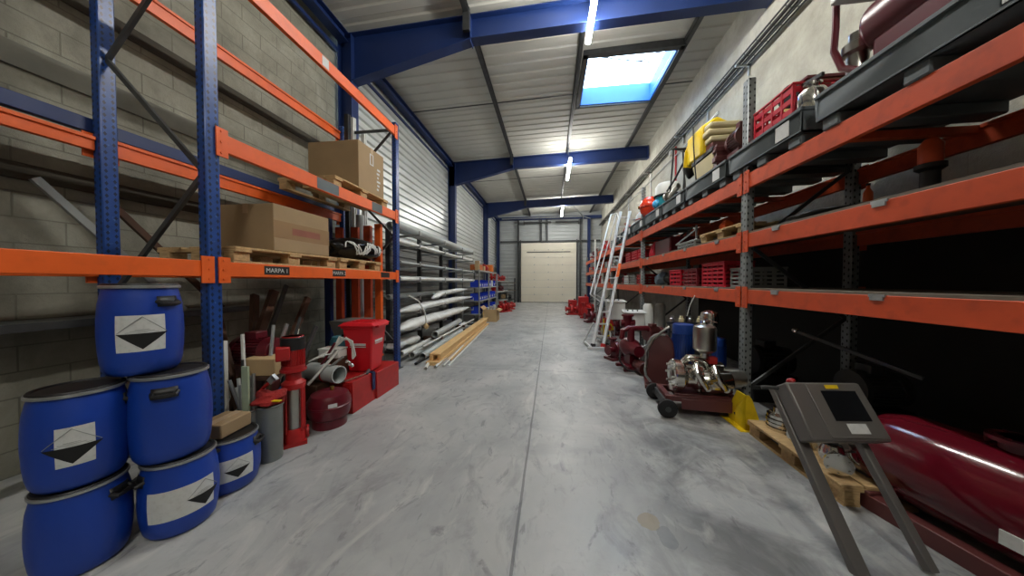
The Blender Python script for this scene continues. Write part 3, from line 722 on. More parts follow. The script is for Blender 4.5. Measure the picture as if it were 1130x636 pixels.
# ------------------------------------------------------------ drums at the left
drum('lowest blue drum of the front stack, its wide white label wrapping to the corrosion mark', (-2.28, 1.52, 0), 0, .168, .45, lab=(-1.42, .33), tri=.02, handle=(1.6, -1.9))
drum('unlabelled blue drum in the middle of the front stack', (-2.30, 1.50, .45), 0, .170, .52, has_label=False, handle=(2.4, 2.4+PI))
drum('topmost blue drum of the front stack with a square corrosion label', (-2.40, 1.44, .97), 0, .16, .52, lab=(-1.15, -.02), tri=-.55, handle=(.12, .12+PI))
drum('low blue drum with a small carton on its lid', (-2.36, 1.855, 0), 0, .18, .39, lab=(-1.0, .12), tri=-.40, handle=(.55, .55+PI))
drum('blue drum on the floor at the very left edge', (-2.49, 1.24, 0), 0, .165, .45, has_label=False, handle=(.4,))
drum('blue drum second from the floor at the very left edge', (-2.49, 1.24, .45), 0, .165, .50, lab=(-.9, -.2), tri=-.6, handle=(.9,))
carton('small flat brown carton on the lid of the low blue drum', (-2.40, 1.86, .392), (.20, .24, .10), .12)

# ------------------------------------------------------------ cartons and pallets on the left rack
def slab_mark(t, y0, y1, z0, z1, x, m, name='printed_band'): return obj(name, MB().box(x, x+.0012, y0, y1, z0, z1), m, t, flat=True)
pallet('front pallet on the lower shelf carrying the wide carton', (-3.06, 2.78, 1.66), 1.2, .8)
pallet('empty-ended pallet on the lower shelf between the wide carton and the black bag', (-3.02, 3.87, 1.66), .90, .76, m=M_WOOD)
c = carton('wide brown carton with a darker band, on the lower rack shelf', (-2.98, 2.90, 1.805), (.62, .72, .46), 0)
slab_mark(c, -.36, .36, .13, .30, .31, mat('darker_card_print', '#8d6f4c', .8, 0, .05)); obj('red_print', MB().box(.3114, .3122, -.15, .22, .18, .25), mat('faded_red_print', '#8c5746', .8), c, flat=True)
pallet('pallet on the upper rack shelf under the tall carton', (-3.05, 3.95, 2.68), 1.2, .8)
c = carton('tall brown carton on the upper rack shelf with white handling marks', (-3.05, 4.13, 2.825), (.78, .62, .66), 0)
mb = MB()
for k in range(6): mb.box(.3906, .3914, .12+.012*(k % 2), .17+.02*(k % 3), .08+.06*k, .11+.06*k)
mb.box(.3906, .3914, -.05, -.03, .42, .56).box(.3906, .3914, .02, .04, .42, .56).box(.3906, .3914, -.05, .04, .56, .575).box(.3906, .3914, -.05, .04, .41, .425)
obj('handling_mark', mb, M_LABEL, c, flat=True)
# black plastic sacks
t = thing('black_sack', 'glossy black plastic sack with white print bulging over the lower shelf by the blue post', 'bag', (-2.98, 4.12, 1.806))
m_sack = mat('glossy_black_film', '#0c0c0e', .18, 0, .1, 6, bump=.6, bscale=9)
obj('sack_body', MB().blob((0, 0, .17), (.33, .48, .18), 5, .08, 4), m_sack, t)
mb = MB(); r_ = random.Random(3)
for k in range(10):
    a = 0; y = -.32+.07*k; z = r_.uniform(.12, .2)
    pts = []
    for q in range(7):
        yy = y-.09+.03*q; zz = .17+.10*math.sin(1.3*k+q*.9)*.9; v = max(.02, 1-(yy/.48)**2-((zz-.17)/.18)**2); pts.append((.33*math.sqrt(v)*1.06+.008, yy, zz))
    mb.tube(pts, .009, 6)
obj('white_print', mb, M_WHITE, t)
# long sections stood on end behind the shelves
def stood(name, label, x, y, z1, m, kind='beam', lean=(0, 0), r=.04, group='long sections stood on end in the tall rack', cat='steel section', w=.10):
    if kind == 'beam':
        mb = MB().bar((x, y, 0), (x+lean[0], y+lean[1], z1), .05, w, up=(1, 0, 0)).bar((x+.03, y+w*.42, 0), (x+.03+lean[0], y+w*.42+lean[1], z1), .03, .02, up=(1, 0, 0))
        for k in range(5): f = .15+.17*k; mb.bar((x+.026+lean[0]*f, y-.01+lean[1]*f, z1*f), (x+.026+lean[0]*f, y-.01+lean[1]*f, z1*f+.04), .012, .02, up=(1, 0, 0))
    else: mb = MB().pipe((x, y, 0), (x+lean[0], y+lean[1], z1), r, .004, 16)
    return tag(obj(name, mb, m), label, cat, group)
stood('upright_beam', 'spare orange beam stood on end nearest the end post of the tall rack', -2.80, 4.50, 2.44, M_ORANGE)
stood('upright_beam', 'spare orange-red beam stood on end, second from the end post of the tall rack', -3.00, 4.52, 2.42, M_RUST, w=.12)
stood('upright_beam', 'spare rust red beam stood on end, third from the end post', -3.22, 4.52, 2.40, M_RUST, w=.12)
stood('upright_beam', 'dark rust beam stood on end behind the black sack', -3.42, 4.40, 2.38, M_RUST, w=.1)
stood('upright_tube', 'pale grey tube stood on end behind the black sack', -3.20, 4.26 + .36, 2.62, M_PVC, 'tube', r=.065, cat='tube')
stood('upright_post', 'blue spare post stood on end behind the grey tube', -3.5, 4.25, 2.5, M_STEELBLUE, w=.1)
stood('upright_profile', 'tall dark profile rising above the tall carton, left of three', -3.42, 4.62, 4.32, M_BLACKP, w=.07)
stood('upright_profile', 'tall white profile rising above the tall carton, middle of three', -3.42, 4.76, 4.34, M_WHITE, w=.06)
stood('upright_profile', 'short white profile showing above the tall carton, right of three', -3.30, 4.88, 4.15, M_WHITE, w=.06)

# ------------------------------------------------------------ left floor clutter
def bin_(label, loc, r=.12, h=.46, rz=0, m=None):
    t = thing('metal_tub', label, 'tub', loc, rz, 'grey metal tubs beside the drums')
    obj('tub_wall', MB().lathe([(0, 0), (r*.94, 0), (r*.97, .02), (r, h), (r-.006, h), (r*.96-.006, .03), (0, .03)], n=28), m or M_GREYM, t)
    obj('rim', MB().lathe([(r, h-.012), (r+.008, h-.006), (r+.008, h), (r-.008, h+.004)], n=28), m or M_GREYM, t)
    obj('bung', MB().cyl((r*.85*math.cos(-1.9), r*.85*math.sin(-1.9), h*.4), ((r+.012)*math.cos(-1.9), (r+.012)*math.sin(-1.9), h*.4), .02, n=12), M_BLACKP, t)
    return t
M_TUB = mat('dull_zinc_sheet', '#7d8280', .5, .4, .1, 6)
bin_('grey metal tub heaped with tools, right beside the red vertical pump', (-2.355, 2.18, 0), .088, .46, 0, M_TUB)
bin_('slim grey metal tub full of tubes, behind the low blue drum', (-2.50, 2.14, 0), .09, .44, 0, M_TUB)
# contents of the tubs
rr = random.Random(11)
for k in range(7):
    a = rr.uniform(0, 2*PI); c0 = Vector((-2.50+.04*math.cos(a), 2.14+.04*math.sin(a), .05)); c1 = Vector((-2.58+rr.uniform(-.1, .07), 2.14+rr.uniform(-.05, .10), .58+rr.uniform(0, .22)))
    tag(obj('grey_tube', MB().pipe(c0, c1, .013, .003, 10), M_PVC if k % 2 else M_GALV), ('pale plastic tube' if k % 2 else 'dull metal tube')+' standing in the slim tub behind the low blue drum', 'tube', 'pale tubes in the slim tub' if k % 2 else 'metal tubes in the slim tub')
t = tag(obj('plastic_sheet', MB().box(-2.53, -2.47, 2.10, 2.115, .1, .80), mat('pale_green_profile', '#a9b89c', .5)), 'pale green flat profile standing in the slim tub', 'profile')
t = thing('red_rag', 'red rag and tool handles heaped on the tub beside the red pump', 'rag', (-2.36, 2.18, .465))
obj('cloth', MB().blob((0, 0, .05), (.11, .10, .06), 9, .2, 3), mat('red_cloth', '#8e1c18', .9, 0, .2, 12, bump=.5), t)
t = thing('flat_tool', 'yellow flat handle lying on the tub rim beside the red pump', 'tool', (-2.31, 2.13, .50))
obj('handle', MB().bar((-.09, 0, .01), (.11, 0, .02), .03, .012), M_YEL, t, bevel=.004)
t = thing('wrench', 'red handled pipe wrench leaning over the tub', 'wrench', (-2.42, 2.19, .60))
obj('handle', MB().tube([(-.08, 0, -.08), (0, 0, .0), (.07, .0, .06)], .014, 8), M_RED, t); obj('jaw', MB().bar((.06, 0, .05), (.11, 0, .10), .03, .05).bar((.09, 0, .10), (.13, 0, .07), .03, .02), M_GALV, t)
carton('tan carton corner showing above the tubs', (-2.72, 2.50, .62), (.30, .24, .16), .2, M_CARD2, False)
tag(obj('low_bench', MB().box(-2.88, -2.58, 2.38, 2.64, .58, .62).box(-2.87, -2.84, 2.39, 2.42, 0, .58).box(-2.62, -2.59, 2.39, 2.42, 0, .58).box(-2.87, -2.84, 2.6, 2.63, 0, .58).box(-2.62, -2.59, 2.6, 2.63, 0, .58), M_WBROWN, bevel=.004), 'low dark brown bench behind the tubs carrying the tan carton', 'bench')
t = thing('blue_bottle', 'blue and white plastic canister behind the tools, under the tan carton', 'bottle', (-2.45, 2.46, .34))
obj('bottle_body', MB().lathe([(0, 0), (.075, 0), (.08, .02), (.08, .16), (.05, .2), (.02, .22), (.02, .24), (0, .24)], n=20), mat('blue_canister', '#1f6fb0', .4), t); obj('label', MB().patch(.08, -1.6, .2, .04, .13, 8), M_WHITE, t)
tag(obj('small_stool', MB().lathe([(0, 0), (.08, 0), (.07, .02), (.03, .04), (.03, .30), (.08, .32), (.08, .34), (0, .34)], (-2.45, 2.46, 0)), M_DKSTEEL), 'dark pedestal under the blue canister', 'stand')
lean = [(-2.62, 2.22, -3.35, 2.55, 1.25, M_WBROWN, .035, 'brown wooden bar leaning steeply, nearest the blue post'), (-2.75, 2.35, -3.3, 2.9, 1.35, M_WBROWN, .045, 'thick brown wooden bar leaning behind the tubs'),
        (-2.9, 2.5, -3.0, 3.3, 1.30, M_WBROWN, .04, 'brown wooden bar leaning to the right under the lower shelf'), (-2.7, 2.25, -2.78, 2.78, 1.05, M_GALV, .02, 'thin metal bar leaning right above the tubs'),
        (-3.0, 2.3, -3.05, 2.9, 1.40, M_WBROWN, .05, 'dark brown plank leaning in the shade behind the tubs'), (-2.68, 2.5, -2.72, 3.1, .98, M_DKSTEEL, .025, 'dark steel bar leaning above the tan carton'),
        (-3.3, 2.7, -3.5, 3.5, 1.45, M_DKSTEEL, .03, 'dark steel bar leaning deep under the lower shelf'), (-2.72, 2.13, -3.0, 2.35, .95, M_PVCW, .02, 'pale tube leaning just right of the blue post')]
for x0, y0, x1, y1, z, m, r, l in lean:
    tag(obj('leaning_bar', MB().bar((x0, y0, .01), (x1, y1, z), r*1.6, r, up=(1, 0, 0)), m), l, 'bar', 'bars leaning under the lower shelf')
t = thing('machine_casing', 'dark maroon machine casing in the shade behind the blue post', 'machine', (-3.0, 2.62, .0))
motor(t, (-.15, 0, .8), (1, 0, 0), .42, .14, M_MAROON); obj('stand', MB().box(-.15, .2, -.1, .1, 0, .68), M_BROWNM, t, bevel=.01)
rods = [('thin dark rod', M_DKSTEEL), ('thin pale rod', M_PVCW), ('slim brown lath', M_WBROWN), ('slim grey rod', M_GREYM), ('slim rusty rod', M_RUST)]
where = ('nearest the blue post', 'second from the blue post', 'third from the blue post', 'in the middle of the fan of rods', 'just right of the middle of the fan', 'third from the red pump', 'second from the red pump', 'nearest the red pump')
for k in range(8):
    cn, m = rods[k % 5]; a0 = (-2.64-.03*(k % 3), 2.20+.055*k, .01); a1 = (-2.66-.28*((k*37) % 5)/4, 2.22+.12*k, .82+.30*((k*53) % 7)/6)
    tag(obj('leaning_rod', MB().cyl(a0, a1, .011+.004*(k % 2), n=8), m), cn+' leaning under the lower shelf, '+where[k], 'rod', 'rods leaning behind the tubs')
# brown wooden handles leaning on the block wall beyond the front upright (left edge)
for dy, l in ((0, 'dark wooden bar leaning on the block wall left of the blue post'), (-.35, 'dull grey bar leaning on the block wall at the left edge')):
    tag(obj('leaning_bar', MB().bar((-3.95, 2.1+dy*.9, 2.3), (-3.8, 2.95+dy, 1.2), .05, .05), M_WBROWN if dy == 0 else M_GREYM), l, 'bar')
tag(obj('wall_ledge', MB().box(-4.1, -3.72, .5, 3.2, 1.14, 1.2), M_DKSTEEL), 'dark ledge low on the block wall behind the drums', 'ledge')

vp = vertical_pump('tall red vertical multistage pump with black motor cap, on the floor', (-2.36, 2.42, 0), math.radians(44), 1.0); vp.scale = (.86, .86, 1)
t = thing('pressure_vessel', 'squat dark red pressure vessel with a white label, beside the red pump', 'vessel', (-2.31, 2.80, 0))
obj('tank', MB().lathe([(0, .06), (.12, .06), (.18, .10), (.20, .16), (.20, .27), (.17, .33), (.10, .36), (0, .365)], n=36), M_MAROON, t)
obj('foot_ring', MB().lathe([(.15, 0), (.16, 0), (.16, .09), (.13, .09)], n=30), M_MAROON, t)
obj('seam_band', MB().lathe([(.2, .205), (.206, .21), (.206, .225), (.2, .23)], n=36), M_MAROON, t)
obj('valve', MB().cyl((.03, 0, .36), (.03, 0, .40), .02), M_BRASS, t); obj('label', MB().patch(.2, -.95, -.55, .235, .275, 6, thick=.002), M_LABEL, t)
# fat hose end resting on the vessel
t = thing('grey_pipe_end', 'short fat grey pipe with a red hose clamp lying on the dark red vessel', 'pipe', (-2.48, 2.98, .475))
obj('pipe_shell', MB().pipe((-.25, .06, 0), (.17, -.03, 0), .095, .012, 26), M_PVC, t); obj('hose_clamp', MB().pipe((-.02, .012, 0), (.0, .008, 0), .1, .006, 26), M_RED, t)
tag(obj('timber_block', MB().box(-2.85, -2.5, 2.84, 3.15, 0, .375), M_WBROWN, bevel=.006), 'dark timber block carrying the fat grey pipe', 'timber')
t = thing('hose_bundle', 'bundle of pale thin hoses with valves in front of the red wheelie bin', 'hose', (-2.42, 3.12, .58))
for k in range(5):
    a = k*.5; pts = [(-.28+.05*k, -.15, .02+.02*k), (-.14+.02*k, -.08, .10), (-.02, .0, .20+.02*k), (.05+.02*k, .02, .27-.01*k), (.12+.01*k, .03, .18-.03*k), (.13, .02, .02)]
    obj('hose', MB().tube(pts, .009, 8), M_PVCW, t)
for k in range(3): obj('valve', MB().blob((.10+.03*k, -.03, .0-.02*k), (.022, .02, .024), k, .1, 2), M_CHROME, t)
for k, (p, q, m, l) in enumerate((((-2.62, 2.86, .39), (-2.30, 3.0, .66), M_GREYM, 'grey tube lying across the fat pipe behind the red pump'), ((-2.56, 2.80, .40), (-2.36, 3.02, .74), M_PVCW, 'pale thin tube leaning over the fat pipe'), ((-2.66, 2.95, .38), (-2.44, 3.05, .80), M_MAROON, 'maroon rod leaning behind the fat pipe'))):
    tag(obj('loose_tube', MB().cyl(p, q, .014, n=10), m), l, 'tube')
t = thing('white_case', 'small white plastic case behind the fat grey pipe', 'case', (-2.62, 3.06+.18, .59))
obj('case_body', MB().box(-.13, .13, -.08, .08, 0, .09), M_WHITE, t, bevel=.012); obj('case_lid', MB().box(-.135, .135, -.085, .085, .09, .11), M_WHITE, t, bevel=.005)
t = thing('teal_drum', 'teal plastic canister behind the hoses, left of the red bin', 'drum', (-2.75, 3.55, 0))
obj('body', MB().lathe([(0, 0), (.12, 0), (.13, .03), (.13, .72), (.10, .78), (0, .78)], n=26), mat('dull_teal_plastic', '#2f6674', .5), t); obj('cap', MB().cyl((.04, 0, .78), (.04, 0, .81), .03), M_BLACKP, t)
tag(obj('support_crate', MB().box(-2.76, -2.5, 3.16, 3.34, 0, .585), M_WBROWN, bevel=.006), 'dark wooden crate below the white case', 'crate')
# red welded box girders and wheelie bin
def girder(label, y0, y1, x0, x1, z):
    t = thing('steel_girder', label, 'girder', (0, 0, 0), group='red steel box girders on the floor')
    obj('girder_box', MB().box(x0, x1, y0, y1, 0, z), M_RED, t, bevel=.006)
    obj('end_cap', MB().box(x0+.02, x1-.02, y0-.008, y0, .02, z-.02), M_RED, t)
    return t
girder('red box girder nearest the vessel, under the wheelie bin, with loose fittings on top', 3.04, 3.47, -2.62, -2.22, .36)
girder('red box girder against the end post of the tall rack', 3.48, 4.02, -2.58, -2.20, .34)
t = thing('lifting_strap', 'dark blue strap hanging over the red box girders', 'strap', (-2.215, 3.42, .045))
obj('strap_web', MB().box(-.10, .012, -.03, .03, .314, .32).box(.006, .012, -.03, .03, .10, .32), mat('blue_webbing', '#22264f', .8, 0, .1, 20, bump=.3), t, flat=True)
t = thing('wheelie_bin', 'red plastic wheelie bin with white sticker stripes standing on the red box girders', 'bin', (-2.41, 3.56, .362), .10)
mb = MB(); n = 4
def frus(mb, a, b, z0, z1, off=0):
    v = [mb.bm.verts.new((x*a[0], y*a[1], z0)) for x, y in ((-1, -1), (1, -1), (1, 1), (-1, 1))]+[mb.bm.verts.new((x*b[0]+off, y*b[1], z1)) for x, y in ((-1, -1), (1, -1), (1, 1), (-1, 1))]
    for f in ((3, 2, 1, 0), (4, 5, 6, 7), (0, 1, 5, 4), (1, 2, 6, 5), (2, 3, 7, 6), (3, 0, 4, 7)): mb.bm.faces.new([v[i] for i in f])
frus(mb, (.145, .145), (.19, .19), 0, .56)
bd = obj('bin_body', mb, M_REDBIN, t, bevel=.02)
obj('rim', MB().box(-.205, .205, -.205, .205, .55, .585), M_REDBIN, t, bevel=.008)
mb = MB(); frus(mb, (.235, .23), (.18, .19), .585, .625)
for k in range(3): mb.box(-.12, .14, -.1+.09*k, -.08+.09*k, .62, .637)
obj('lid', mb, M_REDBIN, t, bevel=.01); obj('lid_handle', MB().box(.20, .25, -.14, .14, .56, .59), M_REDBIN, t, bevel=.006)
mb = MB()
for z, e in ((.38, .014), (.35, .004)): mb.box(.178, .182, -.10, .10, z-e, z+e).box(-.10, .10, -.184, -.178, z-.03-e, z-.03+e)
obj('sticker_stripe', mb, M_LABEL, t, flat=True)
t = thing('long_tool', 'long handled chrome tool lying on the red girder before the bin', 'tool', (-2.27, 3.22, .362))
obj('handle', MB().tube([(-.06, -.22, .012), (.02, -.05, .02), (.04, .12, .03)], .011, 8), M_CHROME, t); obj('black_grip', MB().tube([(-.06, -.25, .015), (-.05, -.19, .015)], .014, 8), M_BLACKP, t)
for k in range(3): obj('socket', MB().blob((.04-.02*k, .10+.045*k, .022), (.02, .025, .02), k+9, .1, 2), M_DKSTEEL, t)
t = thing('grey_hopper', 'grey sheet metal hopper behind the red wheelie bin', 'hopper', (-2.86, 3.95, 0), .1)
mb = MB(); frus(mb, (.12, .10), (.22, .22), .45, .95); obj('hopper_shell', mb, mat('dull_brown_sheet', '#63625e', .5, .2), t)
obj('stand_leg', MB().box(-.1, -.07, -.1, -.07, 0, .46).box(.07, .1, -.1, -.07, 0, .46).box(-.1, -.07, .07, .1, 0, .46).box(.07, .1, .07, .1, 0, .46), M_DKSTEEL, t)
t = thing('black_motor', 'small black motor behind the end of the red girders', 'motor', (-2.70, 4.2, 0), 0); motor(t, (0, -.12, .42), (0, 1, 0), .28, .09, M_BLACKP); obj('stand', MB().box(-.09, .09, -.1, .14, 0, .33), M_DKSTEEL, t)

# ------------------------------------------------------------ pipe rack and long goods, middle left
t = thing('cantilever_rack', 'grey cantilever rack holding long pipes along the left wall', 'rack', (-3.35, 0, 0))
ys = (5.75, 7.2, 8.7, 9.9)
for y in ys:
    p = obj('post', MB().box(-.05, .05, y-.04, y+.04, .02, 2.62), M_DKSTEEL, t, bevel=.004)
    obj('foot', MB().box(-.15, .75, y-.03, y+.03, 0, .06), M_DKSTEEL, t, bevel=.003)
    for z in (2.42, 2.18, 1.80, 1.48, 1.12, .84, .50):
        obj('arm', MB().bar((.04, y, z), (.70, y, z+.03), .035, .04).box(.68, .70, y-.02, y+.02, z+.03, z+.11), M_GALV, p)
obj('tie_rail', MB().bar((-.02, 5.75, .3), (-.02, 9.9, .3), .03, .05).bar((-.02, 5.75, 2.3), (-.02, 9.9, 2.3), .03, .05), M_DKSTEEL, t)
G = 'long pipes on the cantilever rack'
def pipe_(label, a, b, r, m, wrap=False, group=G, name='long_pipe', cat='pipe'):
    return tag(obj(name, MB().pipe(a, b, r, min(.012, r*.2), 18), m), label, cat, group)
pipe_('fattest grey pipe on top of the pipe rack', (-2.86, 5.15, 2.57), (-2.86, 10.4, 2.56), .085, M_PVC)
pipe_('second fat grey pipe, behind the topmost one', (-3.06, 5.3, 2.57), (-3.06, 10.3, 2.56), .085, M_PVC)
pipe_('pale slim pipe just under the fat top pipes, front one', (-2.80, 5.1, 2.255), (-2.80, 10.3, 2.25), .036, M_PVCW)
pipe_('pale slim pipe just under the fat top pipes, rear one', (-2.90, 5.1, 2.26), (-2.90, 10.4, 2.25), .036, M_PVCW)
pipe_('thin white pipe starting halfway along the rack', (-2.82, 7.0, 1.865), (-2.82, 10.35, 1.86), .022, M_PVCW)
pipe_('thin grey pipe in the third tier of the pipe rack', (-2.74, 5.1, 1.86), (-2.74, 10.3, 1.85), .022, M_PVC)
pipe_('grey pipe in the fourth tier of the pipe rack, front one', (-2.76, 5.1, 1.555), (-2.76, 10.35, 1.55), .034, M_PVCW)
pipe_('grey pipe in the fourth tier of the pipe rack, rear one', (-2.95, 5.1, 1.57), (-2.95, 10.2, 1.57), .05, M_PVC)
pipe_('dull pipe deep in the fifth tier of the pipe rack', (-3.05, 5.2, 1.21), (-3.05, 10.0, 1.21), .05, M_PVC)
def wrapped(label, pts, r, seed, flatz=.8):
    bm = MB(); rr = random.Random(seed); P = [Vector(p) for p in pts]; fine = []
    for a, b in zip(P, P[1:]):
        for k in range(8): fine.append(a.lerp(b, k/8))
    fine.append(P[-1]); n = 14; rings = []
    for i, p in enumerate(fine):
        f = i/(len(fine)-1); e = min(1, .25+4*min(f, 1-f)); ring = []
        for j in range(n):
            an = 2*PI*j/n; q = r*e*(1+rr.uniform(-.10, .12)); ring.append(bm.bm.verts.new(p+Vector((math.cos(an)*q*1.3, 0, math.sin(an)*q*flatz))))
        rings.append(ring)
    for A, B in zip(rings, rings[1:]):
        for j in range(n): bm.bm.faces.new((A[j], A[(j+1) % n], B[(j+1) % n], B[j]))
    bm.bm.faces.new(rings[0][::-1]); bm.bm.faces.new(rings[-1])
    return tag(obj('wrapped_tube_bundle', bm, M_FILM, sharp=1.5), label, 'wrapped pipes', 'tube bundles wrapped in milky film')
wrapped('short sagging film-wrapped bundle in the upper tier, its near end drooping', [(-2.72, 6.5, 1.12), (-2.76, 7.1, 1.20), (-2.80, 8.3, 1.24), (-2.8, 9.6, 1.25)], .07, 1)
wrapped('long film-wrapped bundle in the tier below, tapering at both ends', [(-2.78, 5.0, .95), (-2.78, 6.2, .97), (-2.8, 8.0, .98), (-2.8, 10.2, .96)], .09, 2)
wrapped('fat film-wrapped bundle low on the rack, bulging near the blue post', [(-2.72, 4.95, .63), (-2.78, 5.8, .66), (-2.8, 7.5, .64), (-2.82, 9.8, .62)], .12, 3)
wrapped('white cloudy film bundle beside the blue end post, near the floor', [(-2.95, 5.0, .30), (-2.9, 5.5, .32), (-2.86, 6.1, .28)], .11, 4)
G2 = 'pipes lying on the floor under the pipe rack'
pipe_('open dark-mouthed grey pipe lying above the other floor pipes', (-2.60, 6.35, .30), (-2.74, 8.6, .32), .075, M_PVC, group=G2)
pipe_('open grey pipe on the floor beside the timber, dark mouth towards the camera', (-2.42, 5.30, .075), (-2.56, 8.2, .075), .07, M_PVC, group=G2)
pipe_('grey pipe resting between the two open floor pipes', (-2.58, 5.2, .12), (-2.66, 9.0, .11), .06, M_PVC, group=G2)
pipe_('pale floor pipe deeper under the rack', (-2.74, 5.1, .16), (-2.82, 9.4, .12), .055, M_PVCW, group=G2)
pipe_('thin white pipe lying on the floor pipes', (-2.50, 5.5, .215), (-2.62, 9.8, .215), .022, M_PVCW, group=G2)
pipe_('dark rubber hose length on the floor by the blue end post', (-2.40, 4.98, .03), (-2.36, 6.2, .03), .026, M_RUBBER, group=G2)
tag(obj('support_batten', MB().box(-2.95, -2.5, 6.5, 6.58, .17, .225).box(-2.95, -2.5, 8.3, 8.38, .17, .225).box(-2.93, -2.90, 6.5, 6.58, 0, .17).box(-2.93, -2.90, 8.3, 8.38, 0, .17), M_WBROWN), 'dark battens between the floor pipes', 'batten')
tag(obj('hanging_hose', MB().tube([(-2.62, 5.15, 1.25), (-2.58, 5.5, 1.12), (-2.56, 5.75, .86), (-2.55, 5.78, .62)], .014, 8), M_PVCW), 'pale curved hose hanging off the pipe rack beside the blue post', 'hose')
tag(obj('taped_knot', MB().blob((-2.55, 5.78, .58), (.05, .06, .06), 2, .15, 2), M_CARD2), 'beige taped knot at the end of the curved hose', 'tape')
# fresh timber on the floor
def plank(label, x0, y0, x1, y1, z, w_, h, m=None):
    return tag(obj('timber_plank', MB().bar((x0, y0, z+h/2), (x1, y1, z+h/2), w_, h), m or M_PLANK, bevel=.003), label, 'plank', 'fresh timber on the floor')
plank('broad fresh plank on top of the floor timber', -2.10, 5.12, -2.38, 10.6, .155, .20, .03)
plank('timber batten under the broad plank, left side', -2.16, 5.10, -2.44, 10.4, .06, .07, .095)
plank('timber batten under the broad plank, right side', -2.04, 5.16, -2.33, 10.5, .06, .06, .095)
plank('flat board lowest in the timber stack', -2.10, 5.0, -2.38, 10.2, .0, .24, .06)
plank('single thin batten lying on the aisle side of the timber', -1.90, 5.35, -2.2, 10.2, .0, .07, .035)
plank('narrow white lath nearest the aisle', -1.80, 5.0, -2.12, 9.8, .0, .03, .02, M_WHITE)
for k, (x, y, dx, l) in enumerate(((-2.10, 4.72, -.1, 'grey plastic tube end on the floor in front of the timber, left one'), (-1.98, 4.85, -.12, 'pale plastic tube on the floor in front of the timber, middle one'), (-1.86, 4.92, -.14, 'thin pale tube on the floor in front of the timber, right one'))):
    pipe_(l, (x, y, .03), (x+dx, y+1.6 if k else y+.36, .03), .028-.006*k, M_PVCW, group='short tubes before the timber')
t = carton('open long brown carton at the far end of the timber, flaps spread', (-2.28, 11.15, 0), (.52, .8, .46), .04, M_CARD2, opened=True)
for k in range(3): tag(obj('film_roll', MB().cyl((-2.40+.12*k, 11.1, .02), (-2.38+.12*k, 11.0, .52+.05*k), .045), M_FILM), ('left', 'middle', 'right')[k]+' white film roll sticking out of the open carton', 'roll', 'white film rolls')
tag(obj('tall_carton', MB().box(-2.78, -2.62, 10.6, 10.7, 1.93, 2.27), M_CARD2, bevel=.004), 'narrow upright carton on the top of the first grey shelving unit', 'cardboard box')

# grey shelving units with blue bins
def shelving(label, y0, y1, levels, x0=-3.22, x1=-2.6, H=1.95, m=None):
    t = thing('shelving_unit', label, 'shelf', (0, 0, 0), group='shelving units along the left wall'); m = m or M_GREYM
    for x in (x0, x1):
        for y in (y0, y1): obj('upright', MB().box(x-.02, x+.02, y-.02, y+.02, 0, H), m, t)
    for z in levels: obj('shelf', MB().box(x0+.021, x1+.0, y0+.02, y1-.02, z-.03, z).box(x1+.0, x1+.022, y0+.02, y1-.02, z-.05, z), m, t)
    return t
S1 = shelving('first grey shelving unit with blue bins, nearest the open carton', 10.5, 12.15, (.30, .80, 1.30, 1.93))
S2 = shelving('second grey shelving unit with blue bins, behind the first', 12.25, 13.9, (.30, .80, 1.30, 1.93))
def bbin(label, loc, m=None, d=(.34, .30, .26)):
    t = thing('storage_bin', label, 'bin', loc, 0, 'storage bins on the grey shelving'); mb = MB(); m = m or M_BINBLUE; x, y, z = d[0]/2, d[1]/2, d[2]; e = .006
    mb.box(-x, x, -y, y, 0, e).box(-x, -x+e, -y, y, e, z).box(-x, x, -y, -y+e, e, z).box(-x, x, y-e, y, e, z).box(x-e, x, -y, y, e, z*.6)
    obj('bin_shell', mb, m, t, flat=True); obj('front_lip', MB().box(x, x+.02, -y, y, z*.52, z*.6), m, t)
    obj('card_slot', MB().box(x, x+.004, -y*.5, y*.5, z*.2, z*.4), M_LABEL, t)
    obj('contents', MB().blob((-.02, 0, z*.4), (x*.8, y*.8, z*.3), int(loc[1]*10), .25, 2), M_DKSTEEL, t)
    return t
lv = {.30: 'lowest', .80: 'second', 1.30: 'third', 1.93: 'top'}
pos = ('nearest', 'second', 'third', 'farthest')
for z in (.80, 1.30):
    for k in range(4): bbin(f'blue bin on the {lv[z]} shelf of the first grey unit, {pos[k]} of four', (-2.79, 10.75+.38*k, z))
for z in (.30, .80, 1.30):
    for k in range(3): bbin(f'{"white" if (k == 1 and z == 1.3) else "blue"} bin on the {lv[z]} shelf of the second grey unit, {("nearest","middle","farthest")[k]} of three', (-2.79, 12.55+.5*k, z), M_WHITE if (k == 1 and z == 1.3) else None)
for k in range(3): bbin(f'blue bin on the lowest shelf of the first grey unit, {("nearest","middle","farthest")[k]}', (-2.79, 10.85+.48*k, .30))
# boxes and machines on top of the units
carton('brown carton with orange side on top of the first shelving unit', (-2.85, 11.1, 1.93), (.4, .4, .22), 0, mat('orange_card', '#b5602a', .7))
carton('small tan carton on top of the first shelving unit, far end', (-2.85, 11.75, 1.93), (.36, .3, .2), .1, M_CARD2)
pump_set('red pump on top of the second shelving unit', (-2.85, 12.7, 1.93), PI/2, M_RED, .8)
carton('orange carton on top of the second shelving unit', (-2.83, 13.35, 1.93), (.34, .3, .34), 0, mat('bright_orange_card', '#d9742a', .7))
